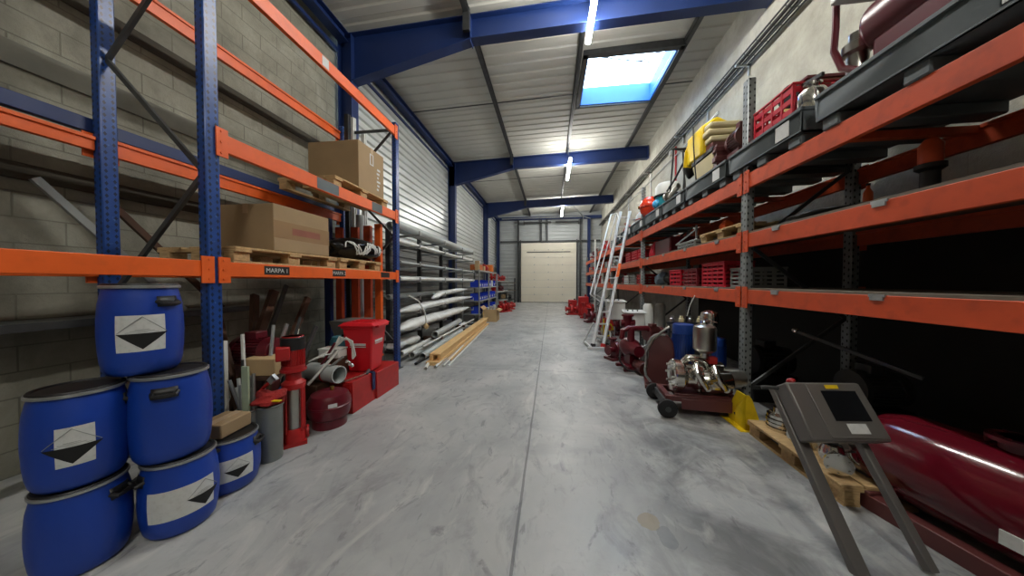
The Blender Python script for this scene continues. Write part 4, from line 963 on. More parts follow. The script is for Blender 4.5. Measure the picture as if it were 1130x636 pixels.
# third open rack with red machines
S3 = shelving('third grey rack with red machines, farthest along the left wall', 14.2, 17.6, (.45, 1.0, 1.55), -3.2, -2.6, 1.9)
for k, (y, z, m, l) in enumerate(((15.7, 1.55, M_RED, 'red pump on the top shelf of the far grey rack, nearest'), (16.6, 1.55, M_ORANGE, 'orange pump on the top shelf of the far grey rack'), (17.6, 1.55, M_RED, 'red pump on the top shelf of the far grey rack, farthest'), (15.8, 1.0, M_RED, 'red pump on the middle shelf of the far grey rack'), (17.0, 1.0, M_MAROON, 'maroon pump on the middle shelf of the far grey rack'), (15.9, .45, M_DKSTEEL, 'dark pump on the lowest shelf of the far grey rack'))):
    pump_set(l, (-2.88, y-1.0, z), PI/2 if k % 2 else .3, m, .85)
pump_set('red pump standing on the floor in front of the far grey rack, nearer one', (-2.3, 14.5, 0), 1.0, M_RED, 1.25)
pump_set('red pump standing on the floor in front of the far grey rack, farther one', (-2.3, 15.9, 0), .3, M_RED, 1.1)
# open shelving against the far wall
t = thing('open_shelving', 'dark open shelving against the far wall, left of the cream door', 'shelf', (-3.05, 20.8, 0))
for x in (-.55, .5):
    for y in (-.25, .25): obj('upright', MB().box(x-.025, x+.025, y-.025, y+.025, 0, 1.75), M_DKSTEEL, t)
for z in (.25, .85, 1.4): obj('shelf', MB().box(-.58, .53, -.28, .28, z, z+.05), M_DECK if z > .5 else M_DKSTEEL, t)
motor(thing('grey_motor', 'dark motor on the lowest of the far wall shelves', 'motor', (-3.0, 20.8, .30)), (-.2, 0, .14), (1, 0, 0), .4, .13, M_DKSTEEL)
carton('brown carton on the lowest far wall shelf beside the dark motor', (-3.35, 20.8, .30), (.3, .3, .3), 0)

# ------------------------------------------------------------ right wall: top level sump trays and goods
ZT = 2.69
def tray(label, y0, y1, h=.27):
    t = thing('sump_tray', label, 'tray', (2.66, (y0+y1)/2, ZT), 0, 'dark spill trays on the top beams'); L = (y1-y0)/2; W = .55
    mb = MB(); e = .02; z0 = .09
    mb.box(-W, W, -L, L, z0, z0+e).box(-W, -W+e, -L, L, z0, h).box(W-e, W, -L, L, z0, h).box(-W, W, -L, -L+e, z0, h).box(-W, W, L-e, L, z0, h)
    obj('tray_shell', mb, M_TRAY, t, bevel=.006, segs=1)
    obj('rim', MB().box(-W-.012, -W+e, -L-.01, L+.01, h-.03, h).box(W-e, W+.012, -L-.01, L+.01, h-.03, h).box(-W, W, -L-.01, -L+e, h-.03, h).box(-W, W, L-e, L+.01, h-.03, h), M_TRAY, t, bevel=.004, segs=1)
    for yy in (-L+.10, 0, L-.10): obj('foot', MB().box(-W+.02, W-.02, yy-.07, yy+.07, 0, z0), M_TRAY, t, bevel=.01, segs=1)
    mb = MB(); n = 9
    for x in range(n): u = -W+.05+(2*W-.1)*x/(n-1); mb.box(u-.012, u+.012, -L+.02, L-.02, h-.07, h-.045)
    for y in range(n): u = -L+.05+(2*L-.1)*y/(n-1); mb.box(-W+.02, W-.02, u-.01, u+.01, h-.075, h-.045)
    obj('grating', mb, M_DKSTEEL, t, flat=True)
    obj('label', MB().box(-W-.014, -W-.0125, L*.35, L*.35+.16, h-.16, h-.05) if False else MB().box(-W-.003, -W, -L+.13, -L+.29, z0+.03, h-.04), M_LABEL, t)
    return t
TR = [(.35, 1.35), (1.42, 2.70), (2.84, 3.86), (3.94, 5.00), (5.07, 5.98), (6.05, 7.0), (7.15, 8.1), (8.2, 9.2), (9.3, 10.3)]
nm = ['nearest the camera', 'second from the camera, under the big maroon machine', 'under the red crate and brown boxes', 'under the cream tank and yellow machine', 'under the black tubular frame', 'under the teal machine', 'under the red ball float', 'behind the ladder head', 'farthest along the top beams']
for (a, b), l in zip(TR, nm): tray('dark grey spill tray '+l, a, b, .30)
zt = ZT+.255   # top of the gratings
# goods in the trays
c = crate('red plastic crate in the spill tray under the brown boxes', (2.36, 3.29, zt), (.36, .52, .37), 0, M_REDCR, 4)
t = thing('round_motor', 'black round motor end lying in the red crate', 'motor', (2.38, 3.20, zt+.22)); motor(t, (-.12, 0, .12), (1, .2, .1), .26, .10, M_BLACKP, box=False)
t = thing('parts_box', 'stacked maroon and tan parts boxes beside the right front post', 'box', (2.80, 3.60, zt)); t.scale = (1, 1, 1.3)
obj('lower_box', MB().box(-.22, .22, -.20, .20, 0, .26), M_MAROON, t, bevel=.012); obj('upper_box', MB().box(-.21, .19, -.18, .16, .262, .48), mat('brown_red_card', '#6e3b2a', .7), t, bevel=.008)
obj('pale_band', MB().box(-.213, -.21, -.14, .12, .34, .41), mat('tan_print', '#bd9a4c', .6), t); obj('lid', MB().box(-.225, .205, -.195, .175, .48, .505), M_MAROON, t, bevel=.004)
t = thing('steel_vessel', 'short polished steel vessel with a black valve in the spill tray, near the red crate', 'vessel', (2.27, 2.945, zt), .2)
obj('shell', MB().lathe([(0, 0), (.09, 0), (.10, .02), (.10, .20), (.085, .23), (0, .235)], n=28), M_CHROME, t)
obj('neck', flange(MB().cyl((0, 0, .23), (0, 0, .28), .04), (0, 0, .27), (0, 0, 1), .065), M_CHROME, t); obj('valve_handle', MB().bar((-.02, -.10, .31), (.0, .08, .33), .025, .03).cyl((0, 0, .29), (0, 0, .33), .02), M_BLACKP, t)
t = thing('piston_machine', 'large maroon machine with pale top plate high at the right edge', 'machine', (2.57, 2.10, zt))
obj('base_frame', MB().box(-.42, .42, -.5, .5, 0, .06), M_BROWNM, t, bevel=.01)
motor(t, (.05, -.30, .30), (0, 1, 0), .62, .20, M_MAROON)
obj('gear_case', MB().box(-.36, -.08, -.42, .30, .06, .44).lathe([(0, -.4), (.19, -.4), (.19, .34), (.12, .38), (0, .38)], (-.22, 0, .36), 'Y', 24), M_MAROON, t, bevel=.02)
obj('rating_plate', MB().box(-.415, -.412, -.25, -.12, .34, .42), M_STAIN, t)
obj('riser_pipe', MB().tube([(-.40, .52, 1.35), (-.40, .52, .50), (-.40, .53, .34), (-.40, .46, .16), (-.38, .36, .08)], .022, 10), M_MAROON, t)
obj('steel_head', MB().lathe([(0, 0), (.075, 0), (.075, .05), (.06, .06), (.06, .2), (.085, .22), (.085, .28), (.05, .3), (.05, .36), (0, .36)], (-.30, .46, .05), n=24), M_STAIN, t)
pl = obj('top_plate', MB().box(-.46, .40, -.5, .50, .66, .74), M_WHITE, t, bevel=.01)
for px, py in ((.0, .44), (.34, .36), (-.38, -.44), (.34, -.44)): obj('post', MB().box(px-.02, px+.02, py-.02, py+.02, .06, .66), M_DKSTEEL, t)
t = thing('dark_compressor', 'dark brown compressor head just beyond the right front post', 'compressor', (2.50, 4.06, zt))
motor(t, (-.12, -.10, .34), (0, 1, 0), .26, .15, M_BROWNM); obj('base', MB().box(-.24, .04, -.1, .14, 0, .20), M_BROWNM, t, bevel=.01); obj('cable_coil', MB().tube([(-.16+.05*math.cos(a*.7), .1+.06*math.sin(a*.7), .1+.0*a) for a in range(10)], .012, 6), M_RUBBER, t)
# cream tank with yellow machine
t = thing('dosing_machine', 'bright yellow machine with stepped cream cover on the cream tank', 'machine', (2.40, 4.78, zt+.40))
obj('yellow_body', MB().prism([(-.24, 0), (.20, 0), (.20, .44), (-.02, .56), (-.24, .42)], -.12, .34, 'XZ'), M_YEL, t, bevel=.03)
obj('side_panel', MB().prism([(-.28, 0), (.18, 0), (.14, .48), (-.16, .50), (-.26, .25)], .345, .36, 'XZ'), M_YEL, t, bevel=.004)
for k, (z, w_) in enumerate(((.12, .17), (.215, .20), (.31, .18))): obj('cover_step', MB().box(-w_-.03, w_, -.31, -.125, z, z+.08), M_CREAM, t, bevel=.025)
obj('dark_underside', MB().box(-.18, .18, -.30, -.125, .0, .115), M_BROWNM, t, bevel=.02)
obj('strap', MB().tube([(-.25, .10, .52), (-.285, .0, .2), (-.27, -.01, -.1), (-.25, -.02, -.34)], .010, 8), M_BLACKP, t)
t = thing('cream_tank', 'cream plastic tank with a black rim in the spill tray, below the yellow machine', 'tank', (2.42, 4.67, zt))
mb = MB(); frus(mb, (.19, .24), (.24, .30), 0, .34); obj('tank_body', mb, M_CREAM, t, bevel=.02); obj('rim', MB().box(-.25, .25, -.31, .31, .34, .40), M_BLACKP, t, bevel=.01)
t = thing('machine_casing', 'dark maroon ribbed casing between the cream tank and the right front post', 'casing', (2.34, 4.24, zt)); t.scale = (1, 1.6, 1.55)

for k in range(3): obj('rib', MB().box(-.16, .12, .04, .10, .02+.085*k, .075+.085*k), M_BROWNM, t, bevel=.01)
obj('casing_body', MB().box(-.14, .10, .045, .095, 0, .26), M_BROWNM, t)
t = thing('tubular_frame', 'black tubular frame with a lever standing in the spill tray beyond the cream tank', 'frame', (2.26, 5.55, zt), .10); t.scale = (1, 1.15, 1.42)
obj('frame_loop', MB().tube([(-.1, -.28, 0), (-.1, -.20, .52), (-.1, .06, .64), (-.1, .16, .10), (-.1, .16, .0)], .014, 8).tube([(.12, -.28, 0), (.12, -.20, .52), (.12, .06, .64), (.12, .16, 0)], .014, 8).tube([(-.1, .06, .64), (.12, .06, .64)], .014, 8).tube([(-.1, -.20, .52), (.12, -.20, .52)], .014, 8), M_BLACKP, t)
obj('lever', MB().tube([(-.12, .22, .16), (-.12, .0, .24), (-.1, -.22, .38)], .016, 8), M_BLACKP, t); obj('black_cowl', MB().blob((.02, -.2, .34), (.10, .10, .13), 4, .1, 3), M_BLACKP, t)
obj('pale_joint', MB().cyl((-.14, .1, .06), (-.12, -.12, .14), .035).cyl((-.15, .16, .08), (-.15, .22, .08), .05), M_STAIN, t)
t = thing('round_machine', 'teal and white round machine in the spill tray beyond the black frame', 'machine', (2.36, 6.42, zt)); t.scale = (1.12, 1.12, 1.15)
obj('teal_base', MB().lathe([(0, 0), (.17, 0), (.20, .05), (.20, .22), (.21, .24)], n=28), M_TEAL, t); obj('dark_seal', MB().lathe([(.21, .24), (.235, .25), (.235, .27), (.21, .28)], n=28), M_RUBBER, t)
obj('white_dome', MB().lathe([(.21, .28), (.21, .42), (.17, .48), (0, .49)], n=28), M_WHITE, t); obj('blue_knob', MB().blob((-.20, -.02, .12), (.07, .08, .08), 2, .06, 3), mat('sky_blue_plastic', '#3c9fd0', .35), t)
t = thing('round_vessel', 'bright orange-red round vessel in the spill tray beyond the teal machine', 'vessel', (2.30, 7.30, zt+.06))
obj('ball', MB().lathe([(0, 0), (.12, .02), (.21, .12), (.24, .24), (.21, .37), (.12, .46), (0, .48)], n=32), mat('glossy_orange_red', '#d93a1c', .2), t); obj('girdle_flange', MB().lathe([(.235, .225), (.262, .23), (.262, .255), (.235, .26)], n=32), mat('glossy_orange_red', '#d93a1c'), t); obj('nipple', MB().cyl((-.2, 0, .24), (-.28, 0, .24), .03), M_BRASS, t); obj('cradle', MB().cyl((0, 0, -.06), (0, 0, .02), .12), M_DKSTEEL, t)
for k, (y, m, l, s) in enumerate(((8.35, M_RED, 'red pump in the spill tray at the ladder head', .9), (8.95, M_WHITE, 'white pump in the farther spill tray beside the ladder head', .8), (9.8, M_RED, 'red pump in the farthest spill tray', .9))):
    pump_set(l, (2.42, y, zt), PI/2, m, s)
t = thing('rounded_case', 'white rounded case high at the ladder head', 'case', (2.28, 7.82, zt)); obj('case_body', MB().lathe([(0, 0), (.14, 0), (.16, .05), (.16, .2), (.10, .3), (0, .32)], n=24), M_WHITE, t); obj('case_band', MB().lathe([(.16, .1), (.165, .105), (.165, .125), (.16, .13)], n=24), M_RED, t)
tag(obj('cardboard_sheet', MB().box(2.5, 2.53, 8.4, 8.9, 3.35, 3.9), M_CARD2), 'tan sheet standing behind the pumps at the ladder head', 'board') if False else None

# ------------------------------------------------------------ middle level
ZM = 2.05
t = pallet('short pine pallet on the middle shelf beyond the right front post', (2.60, 4.24, ZM), 1.0, .8, group=None)
crate('low grey parts tray on the middle shelf left of the pine pallet', (2.42, 5.30, ZM), (.36, .62, .12), 0, M_GALV, 3, name='parts_tray', cat='tray')
t = thing('wire_frame', 'thin metal angle frame lying over the grey parts tray', 'frame', (2.45, 5.3, ZM+.12)); obj('frame_bar', MB().bar((-.18, .45, .0), (-.18, -.3, .16), .02, .02).bar((-.18, -.3, 0), (-.18, -.3, .22), .02, .02).bar((.18, .3, .0), (-.18, .45, .0), .02, .02), M_GALV, t)
t = thing('small_pump', 'tiny orange pump on the pine pallet of the middle shelf', 'pump', (2.42, 4.26, ZM+.144)); motor(t, (-.08, 0, .06), (0, 1, 0), .16, .05, M_ORANGE)
t = thing('plastic_tub', 'pale plastic tub at the left end of the pine pallet', 'tub', (2.36, 4.86, ZM)); obj('tub_body', MB().lathe([(0, 0), (.07, 0), (.085, .12), (.09, .125), (0, .125)], n=20), M_CREAM, t); obj('tub_lid', MB().lathe([(0, .125), (.092, .125), (.092, .14), (0, .14)], n=20), M_WHITE, t)
t = thing('red_machine', 'bulky red machine body on the middle shelf next to the second post', 'machine', (2.60, 6.55, ZM))
obj('body', MB().box(-.30, .30, -.42, .42, 0, .34), M_MAROON, t, bevel=.03); obj('front_dome', MB().lathe([(0, -.0), (.16, 0), (.18, .08), (.12, .28), (.05, .38), (0, .40)], (-.18, .62, 0), n=26), M_REDCR, t)
for k, (y, m, l) in enumerate(((7.75, M_REDCR, 'red crate on the middle shelf just past the second post'), (8.35, M_REDCR, 'red crate on the middle shelf behind the ladder, nearer'), (9.0, M_REDCR, 'red crate on the middle shelf behind the ladder, farther'))):
    crate(l, (2.42, y, ZM), (.38, .48, .28), 0, m, 4)
t = thing('black_cover', 'black folded plastic cover on the empty middle shelf near the right front post', 'cover', (2.62, 3.28-.25, ZM)); obj('cover_body', MB().blob((0, 0, .05), (.36, .42, .055), 8, .12, 4), M_BLACKP, t)
t = thing('small_orange_bottle', 'small orange bottle standing on the black folded cover', 'bottle', (2.72, 2.95, ZM+.10)); obj('bottle_body', MB().lathe([(0, 0), (.03, 0), (.03, .12), (.012, .16), (.012, .18), (0, .18)], n=16), M_ORANGE, t); obj('cap', MB().cyl((0, 0, .18), (0, 0, .2), .014), M_BLACKP, t)
t = thing('capped_valve', 'dark valve with a rusty red cap on the middle shelf near the right edge', 'valve', (2.56, 2.38, ZM)); obj('valve_body', MB().lathe([(0, 0), (.08, 0), (.08, .03), (.045, .05), (.045, .20), (.07, .22), (.07, .25), (0, .25)], n=20), M_BLACKP, t); obj('cap', MB().lathe([(0, .25), (.05, .25), (.055, .27), (.055, .38), (.03, .42), (0, .42)], n=20), M_RUST, t)
# ------------------------------------------------------------ lower level
ZL = 1.43
crate('stack of red crate with open lattice sides on the lower shelf', (2.40, 4.42, ZL), (.36, .56, .34), 0, M_REDCR, 6)
crate('grey lattice crate on the lower shelf beside the right front post', (2.46, 3.90, ZL), (.40, .34, .24), 0, M_GREYM, 5)
crate('red crate on the lower shelf, second beyond the open lattice crate', (2.40, 5.08, ZL), (.36, .44, .28), 0, mat('dark_red_crate', '#7d1c26', .5), 5)
crate('bright red crate on the lower shelf, third beyond the open lattice crate', (2.36, 5.62, ZL), (.32, .40, .28), .06, M_REDCR, 4)
t = thing('sack_bundle', 'pale blue and white bagged parts on the lower shelf near the second post', 'bag', (2.42, 6.85, ZL)); obj('bag_body', MB().blob((0, 0, .13), (.15, .18, .14), 3, .12, 3), mat('pale_blue_film', '#8fa6bd', .3, bump=.5), t); obj('bag_tie', MB().blob((0, 0, .26), (.05, .05, .05), 6, .1, 2), M_WHITE, t)
t = thing('grey_motor', 'dark grey motor on the lower shelf beside the bagged parts', 'motor', (2.44, 6.42, ZL)); motor(t, (0, -.16, .14), (0, 1, 0), .32, .11, M_DKSTEEL); obj('motor_foot', MB().box(-.1, .1, -.1, .1, 0, .05), M_DKSTEEL, t)
for y, m, l in ((7.85, M_RED, 'red crate on the lower shelf just past the second post'), (8.5, M_GREYM, 'grey crate on the lower shelf behind the ladder'), (9.2, M_WHITE, 'white crate on the lower shelf beyond the ladder')):
    crate(l, (2.42, y, ZL), (.38, .46, .26), 0, m, 4)
# far bays
rr = random.Random(5); cols = [('red', M_RED), ('maroon', M_MAROON), ('grey', M_GREYM), ('white', M_WHITE), ('orange', M_ORANGE)]
ordn = ('first', 'second', 'third', 'fourth', 'fifth', 'sixth', 'seventh', 'eighth', 'ninth', 'tenth')
for lvl, z in (('lower', ZL), ('middle', ZM), ('top', 2.71)):
    if lvl == 'top': ylist = [11.6+.95*i for i in range(7)]
    else: ylist = [10.1+.85*i for i in range(10)]
    for i, y in enumerate(ylist):
        if lvl == 'top': y += .0
        cn, m = cols[(i*2+len(lvl)) % 5]
        if any(abs(y-q) < .35 for q in RY): y += .4
        lab = f'{cn} pump in the far bays of the {lvl} shelf, {ordn[i]} past the ladder'
        if (i+len(lvl)) % 3 == 0: crate(lab.replace('pump', 'crate'), (2.45, y, z), (.4, .5, .28), 0, m, 4)
        else: pump_set(lab, (2.46, y, z), (PI/2, .4, 0)[i % 3], m, .8 if lvl != 'top' else 1.1)

# ------------------------------------------------------------ right floor
# control panel on a tilted stand
t = thing('control_stand', 'grey control panel with dark screen and red stop button on a leaning frame', 'control panel', (1.57, 1.69, 0), 0, None, (math.radians(33.5), 0, 0))
# frame lies in the local xz plane, leaning back (local x kept level)
t.rotation_euler = (-math.radians(33.5), 0, math.radians(6))
obj('side_rail', MB().box(-.036, .036, -.022, .022, -.0, .94), mat('grey_enclosure', '#6a6764', .4, .3, .05, 3), t, bevel=.006)
obj('side_rail', MB().box(.34, .385, -.022, .022, .02, .94), mat('grey_enclosure', '#77736f'), t, bevel=.006)
obj('cross_rail', MB().box(.036, .34, -.018, .018, .62, .66), mat('grey_enclosure', '#77736f'), t)
pn = obj('cabinet', MB().box(-.03, .42, -.13, -.023, .60, .94), mat('grey_enclosure', '#6a6764', .4, .3, .05, 3), t, bevel=.012)
obj('door_edge', MB().box(.08, .41, -.138, -.131, .615, .93), mat('grey_enclosure_door', '#6d6a66', .4, .3, .05, 3), t, bevel=.004)
obj('screen', MB().box(.15, .36, -.141, -.139, .71, .885), mat('dark_display', '#15171a', .15), t)
obj('yellow_sticker', MB().box(.19, .27, -.1405, -.139, .897, .92), M_YEL, t); obj('white_label', MB().box(.20, .31, -.1405, -.139, .64, .695), M_LABEL, t)
obj('stop_button', MB().lathe([(0, 0), (.016, 0), (.016, .012), (.024, .014), (.024, .026), (.015, .034), (0, .034)], (.05, -.08, .94), n=20), M_RED, t)
obj('top_handle', MB().tube([(-.02, -.05, .92), (-.10, -.04, .93), (-.12, -.03, .93)], .012, 8), M_DKSTEEL, t)
# maroon unit behind the stand
t = thing('blower_unit', 'glossy maroon machine housing on the floor behind the control panel', 'machine', (2.42, 1.95, 0), .2)
obj('housing', MB().lathe([(0, -.55), (.16, -.54), (.26, -.42), (.28, -.2), (.28, .3), (.24, .42), (0, .44)], (0, 0, .34), 'Y', 40), mat('glossy_maroon', '#5a0f1c', .12, 0, .08, 3), t)
obj('base_frame', MB().box(-.30, -.22, -.5, .45, 0, .10).box(.22, .30, -.5, .45, 0, .10).box(-.3, .3, -.45, -.38, .02, .12).box(-.3, .3, .3, .37, .02, .12), M_BROWNM, t, bevel=.006)
obj('rating_plate', MB().box(-.284, -.276, -.30, -.18, .22, .29), M_LABEL, t); obj('lifting_eye', MB().tube([(.03*math.cos(a), 0, .64+.03*math.sin(a)) for a in [PI*2*k/10 for k in range(11)]], .008, 6), M_BROWNM, t)
obj('outlet', flange(MB().cyl((0, -.1, .6), (0, -.1, .68), .07), (0, -.1, .66), (0, 0, 1), .11), M_MAROON, t)
# pallet with stainless fittings
pallet('pine pallet on the floor carrying stainless fittings, behind the control panel', (2.32, 2.68, 0), .94, .8)
def fitting(label, loc, rz=0, s=1., kind=0, m=None):
    t = thing('pipe_fitting', label, 'pipe fitting', loc, rz, 'stainless fittings on the floor pallet'); m = m or M_CHROME
    if kind == 0:      # stack of flanges
        mb = MB(); z = 0
        for k in range(4): flange(mb, (0, 0, z), (0, 0, 1), .095*s-.006*(k % 2), .022*s); z += .032*s; mb.cyl((0, 0, z-.012*s), (0, 0, z), .06*s)
        obj('flange_stack', mb, m, t); obj('spigot', MB().pipe((0, 0, z-.01), (0, 0, z+.045*s), .05*s, .006), m, t)
    elif kind == 1:    # elbow
        pts = [(0, .0, .06*s), (.05*s, 0, .06*s)]+[(.05*s+.10*s*math.sin(a), 0, .06*s+.10*s-.10*s*math.cos(a)) for a in (.3, .6, .9, 1.2, 1.5)]
        obj('elbow', MB().tube(pts, .045*s, 16), m, t); obj('clamp', flange(MB(), (0, 0, .06*s), (-1, 0, 0), .062*s, .02*s), m, t)
    else:              # valve body
        mb = MB().cyl((-.12*s, 0, .07*s), (.12*s, 0, .07*s), .045*s).lathe([(0, 0), (.06*s, 0), (.07*s, .05*s), (.07*s, .09*s), (.05*s, .14*s), (0, .15*s)])
        flange(mb, (-.12*s, 0, .07*s), (-1, 0, 0), .07*s, .018*s); flange(mb, (.12*s, 0, .07*s), (1, 0, 0), .07*s, .018*s)
        obj('valve_body', mb, m, t); obj('bonnet', MB().cyl((0, 0, .15*s), (0, 0, .24*s), .03*s).cyl((0, 0, .24*s), (0, 0, .26*s), .06*s), M_DKSTEEL, t)
    return t
zp = .146
fitting('stack of polished flanges at the far corner of the floor pallet', (2.10, 2.98, zp), 0, 1.15, 0)
fitting('second lower flange stack on the floor pallet, nearer the yellow guard', (2.34, 3.02, zp), 0, .9, 0, M_STAIN)
fitting('polished elbow lying in the middle of the floor pallet', (2.05, 2.72, zp), .8, 1.2, 1)
fitting('polished valve nearest the panel stand on the floor pallet', (2.06, 2.44, zp), 1.1, 1.1, 2)
fitting('dull valve deeper on the floor pallet', (2.34, 2.58, zp), .3, 1.1, 2, M_STAIN)
fitting('small bright elbow at the near end of the floor pallet', (2.22, 2.32, zp), 2.2, .8, 1)
t = thing('black_hose', 'black hose coiled over the fittings of the floor pallet', 'hose', (2.44, 2.78, zp)); obj('hose_coil', MB().tube([(.10*math.cos(a*.55), .12*math.sin(a*.55), .02+.006*a) for a in range(26)], .016, 8), M_RUBBER, t)
# yellow corner guard
t = thing('corner_guard', 'yellow steel corner guard around the foot of the right front post', 'guard', (2.0, 3.34, 0), 0)
mb = MB(); mb.prism([(-.06, 0), (.09, 0), (.09, .05), (.0, .32), (-.03, .36), (-.06, .36)], -.13, -.12, 'XZ'); mb.prism([(-.13, 0), (.16, 0), (.16, .12), (.02, .36), (-.13, .36)], -.06, -.05, 'YZ')
obj('guard_plate', mb, M_YEL, t, bevel=.003, segs=1); obj('floor_flange', MB().box(-.12, .12, -.16, .22, 0, .008), M_YEL, t)
for x, y in ((.08, -.14), (.08, .18)): obj('anchor_bolt', MB().cyl((x, y, .008), (x, y, .024), .012, n=6), M_GALV, t)

# stainless rotary lobe pump on its cart
t = thing('lobe_pump_cart', 'polished stainless lobe pump on a wheeled maroon cart beside the yellow guard', 'pump', (1.66, 3.66, 0), -.08)
fr = obj('cart_frame', MB().box(-.36, .40, -.20, -.15, .16, .22).box(-.36, .40, .15, .20, .16, .22).box(-.36, -.30, -.15, .15, .16, .22).box(.33, .40, -.15, .15, .16, .22).box(-.25, .3, -.16, .16, .20, .235).box(-.20, .30, -.215, -.205, .08, .20), M_BROWNM, t, bevel=.008)
for x, y, r in ((-.36, -.27, .10), (-.36, .27, .10), (.40, -.24, .10), (.40, .24, .10)):
    wv = obj('wheel', MB().lathe([(0, -.03), (r*.7, -.03), (r, -.018), (r, .018), (r*.7, .03), (0, .03)], (x, y, r), 'Y', 28), M_RUBBER, t); obj('wheel_hub', MB().cyl((x, y-.036, r), (x, y+.036, r), r*.3), M_DKSTEEL, wv)
obj('axle', MB().cyl((-.36, -.27, .10), (-.36, .27, .10), .014).cyl((.40, -.24, .10), (.40, .24, .10), .014).box(-.38, -.34, -.19, .19, .09, .18).box(.38, .42, -.19, .19, .09, .18), M_DKSTEEL, t)
pb = obj('pump_body', MB().lathe([(0, 0), (.165, 0), (.18, .02), (.18, .10), (.14, .13), (.13, .22), (.155, .24), (.155, .30), (0, .30)], (-.26, -.04, .42), 'X', 32).lathe([(0, 0), (.12, 0), (.13, .02), (.13, .30), (.12, .32), (0, .32)], (.02, -.06, .37), 'X', 28).lathe([(0, 0), (.12, 0), (.12, .28), (0, .28)], (.04, .08, .44), 'X', 28).box(.0, .32, -.10, .10, .235, .30).cyl((-.22, -.04, .235), (-.22, -.04, .32), .06), M_CHROME, t, bevel=.01)
mb = MB(); 
for k in range(8): a = 2*PI*k/8; mb.cyl((-.285, -.04+.13*math.cos(a), .42+.13*math.sin(a)), (-.25, -.04+.13*math.cos(a), .42+.13*math.sin(a)), .014, n=6)
mb.lathe([(0, -.02), (.05, -.02), (.07, 0), (0, .0)], (-.265, -.04, .42), 'X', 20); obj('front_cover', mb, M_STAIN, pb)
for k, (x, s) in enumerate(((-.04, 1), (.14, 1))):
    pts = [(x+.02, -.10, .50), (x+.00, -.17, .55), (x-.01, -.24, .50), (x+.02, -.26, .42), (x+.07, -.23, .35), (x+.12, -.15, .33)]
    u = obj('pipe_bend', MB().tube(pts, .034, 16), M_CHROME, t); obj('clamp_ring', flange(MB(), pts[0], (0, 1, -.3), .05, .016), M_CHROME, u); obj('clamp_ring', flange(MB(), pts[-1], (-.7, -.7, 0), .05, .016), M_CHROME, u)
obj('elbow_arch', MB().tube([(-.12, 0, .46), (-.12, 0, .56), (-.07, 0, .61), (.02, 0, .61), (.10, 0, .58), (.14, 0, .50)], .045, 18), M_CHROME, t)
mo = obj('gear_motor', MB().cyl((.30, 0, .40), (.44, 0, .40), .12).cyl((.44, 0, .40), (.50, 0, .40), .09), M_STAIN, t)
obj('brass_cock', MB().cyl((.05, -.27, .40), (.05, -.33, .43), .013).bar((.03, -.33, .45), (.10, -.34, .47), .012, .016), M_BRASS, t)
ac = obj('accumulator', MB().lathe([(0, 0), (.045, .0), (.045, .05), (.10, .075), (.118, .10), (.118, .33), (.11, .36), (.07, .385), (0, .39)], (.11, .02, .62), n=32), M_STAIN, t)
obj('top_cap', MB().lathe([(0, 0), (.03, 0), (.03, .03), (.012, .04), (.012, .06), (0, .06)], (.11, .02, 1.005), n=16).tube([(.11, .02, 1.04), (.17, .02, 1.05), (.23, .0, 1.03)], .006, 6), M_CHROME, ac)
obj('red_connector', MB().box(.14, .22, -.05, .03, .56, .64), M_RED, ac, bevel=.006)
# polished head behind, hanging high under the lower beam
t = thing('polished_vessel', 'small polished round vessel on a stand, just under the lower beam behind the lobe pump', 'vessel', (2.02, 4.08, 0))
obj('vessel_shell', MB().lathe([(.0, .90), (.07, .91), (.10, .96), (.105, 1.04), (.09, 1.10), (.04, 1.13), (0, 1.135)], n=28), M_CHROME, t); obj('stand', MB().cyl((0, 0, .02), (0, 0, .91), .03).cyl((0, 0, 0), (0, 0, .02), .12), M_DKSTEEL, t)
# blue pump and brown belt guard
t = thing('blue_pump', 'blue vertical pump motor between the belt guard and the steel accumulator', 'pump', (1.80, 4.30, 0), .2)
obj('pedestal', MB().box(-.14, .14, -.14, .14, 0, .36).box(-.18, .18, -.18, .18, 0, .04), M_BROWNM, t, bevel=.01); motor(t, (0, 0, .40), (0, 0, 1), .52, .135, M_BLUEM); obj('pump_collar', MB().lathe([(0, .36), (.15, .36), (.15, .40), (0, .40)], n=26), M_BLUEM, t)
t = thing('belt_guard_unit', 'brown rounded belt guard with a pale edge on the floor, left of the blue motor', 'machine', (1.53, 4.36, 0), -.25)
def rounded(r0, z0, r1, z1, n=10):
    return [(r0*math.cos(a), z0+r0*math.sin(a)) for a in [PI+PI*k/n for k in range(n+1)]]+[(r1*math.cos(a), z1+r1*math.sin(a)) for a in [PI*k/n for k in range(n+1)]]
obj('guard_shell', MB().prism(rounded(.20, .26, .155, .62), -.07, .07, 'XZ'), M_BROWNM, t, bevel=.02)
obj('pale_edge', MB().tube([(-r_*math.cos(a)*1.0, -.078, z_+r_*math.sin(a)) for r_, z_, a in [(.205, .26, -.9), (.205, .26, -.4), (.20, .26, 0), (.175, .45, 0), (.16, .62, .1), (.158, .62, .6), (.158, .62, 1.2), (.158, .62, 1.9)]], .017, 8), M_GREYM, t); motor(t, (0, .09, .36), (0, 1, 0), .40, .13, M_BROWNM)
obj('foot', MB().box(-.20, .20, -.10, .40, 0, .05).box(-.10, .10, .10, .40, .05, .24), M_BROWNM, t, bevel=.006); obj('curved_arm', MB().tube([(-.19, -.09, .30), (-.18, -.09, .52), (-.10, -.09, .70), (.02, -.08, .82), (.10, -.06, .88)], .018, 8), M_STAIN, t)
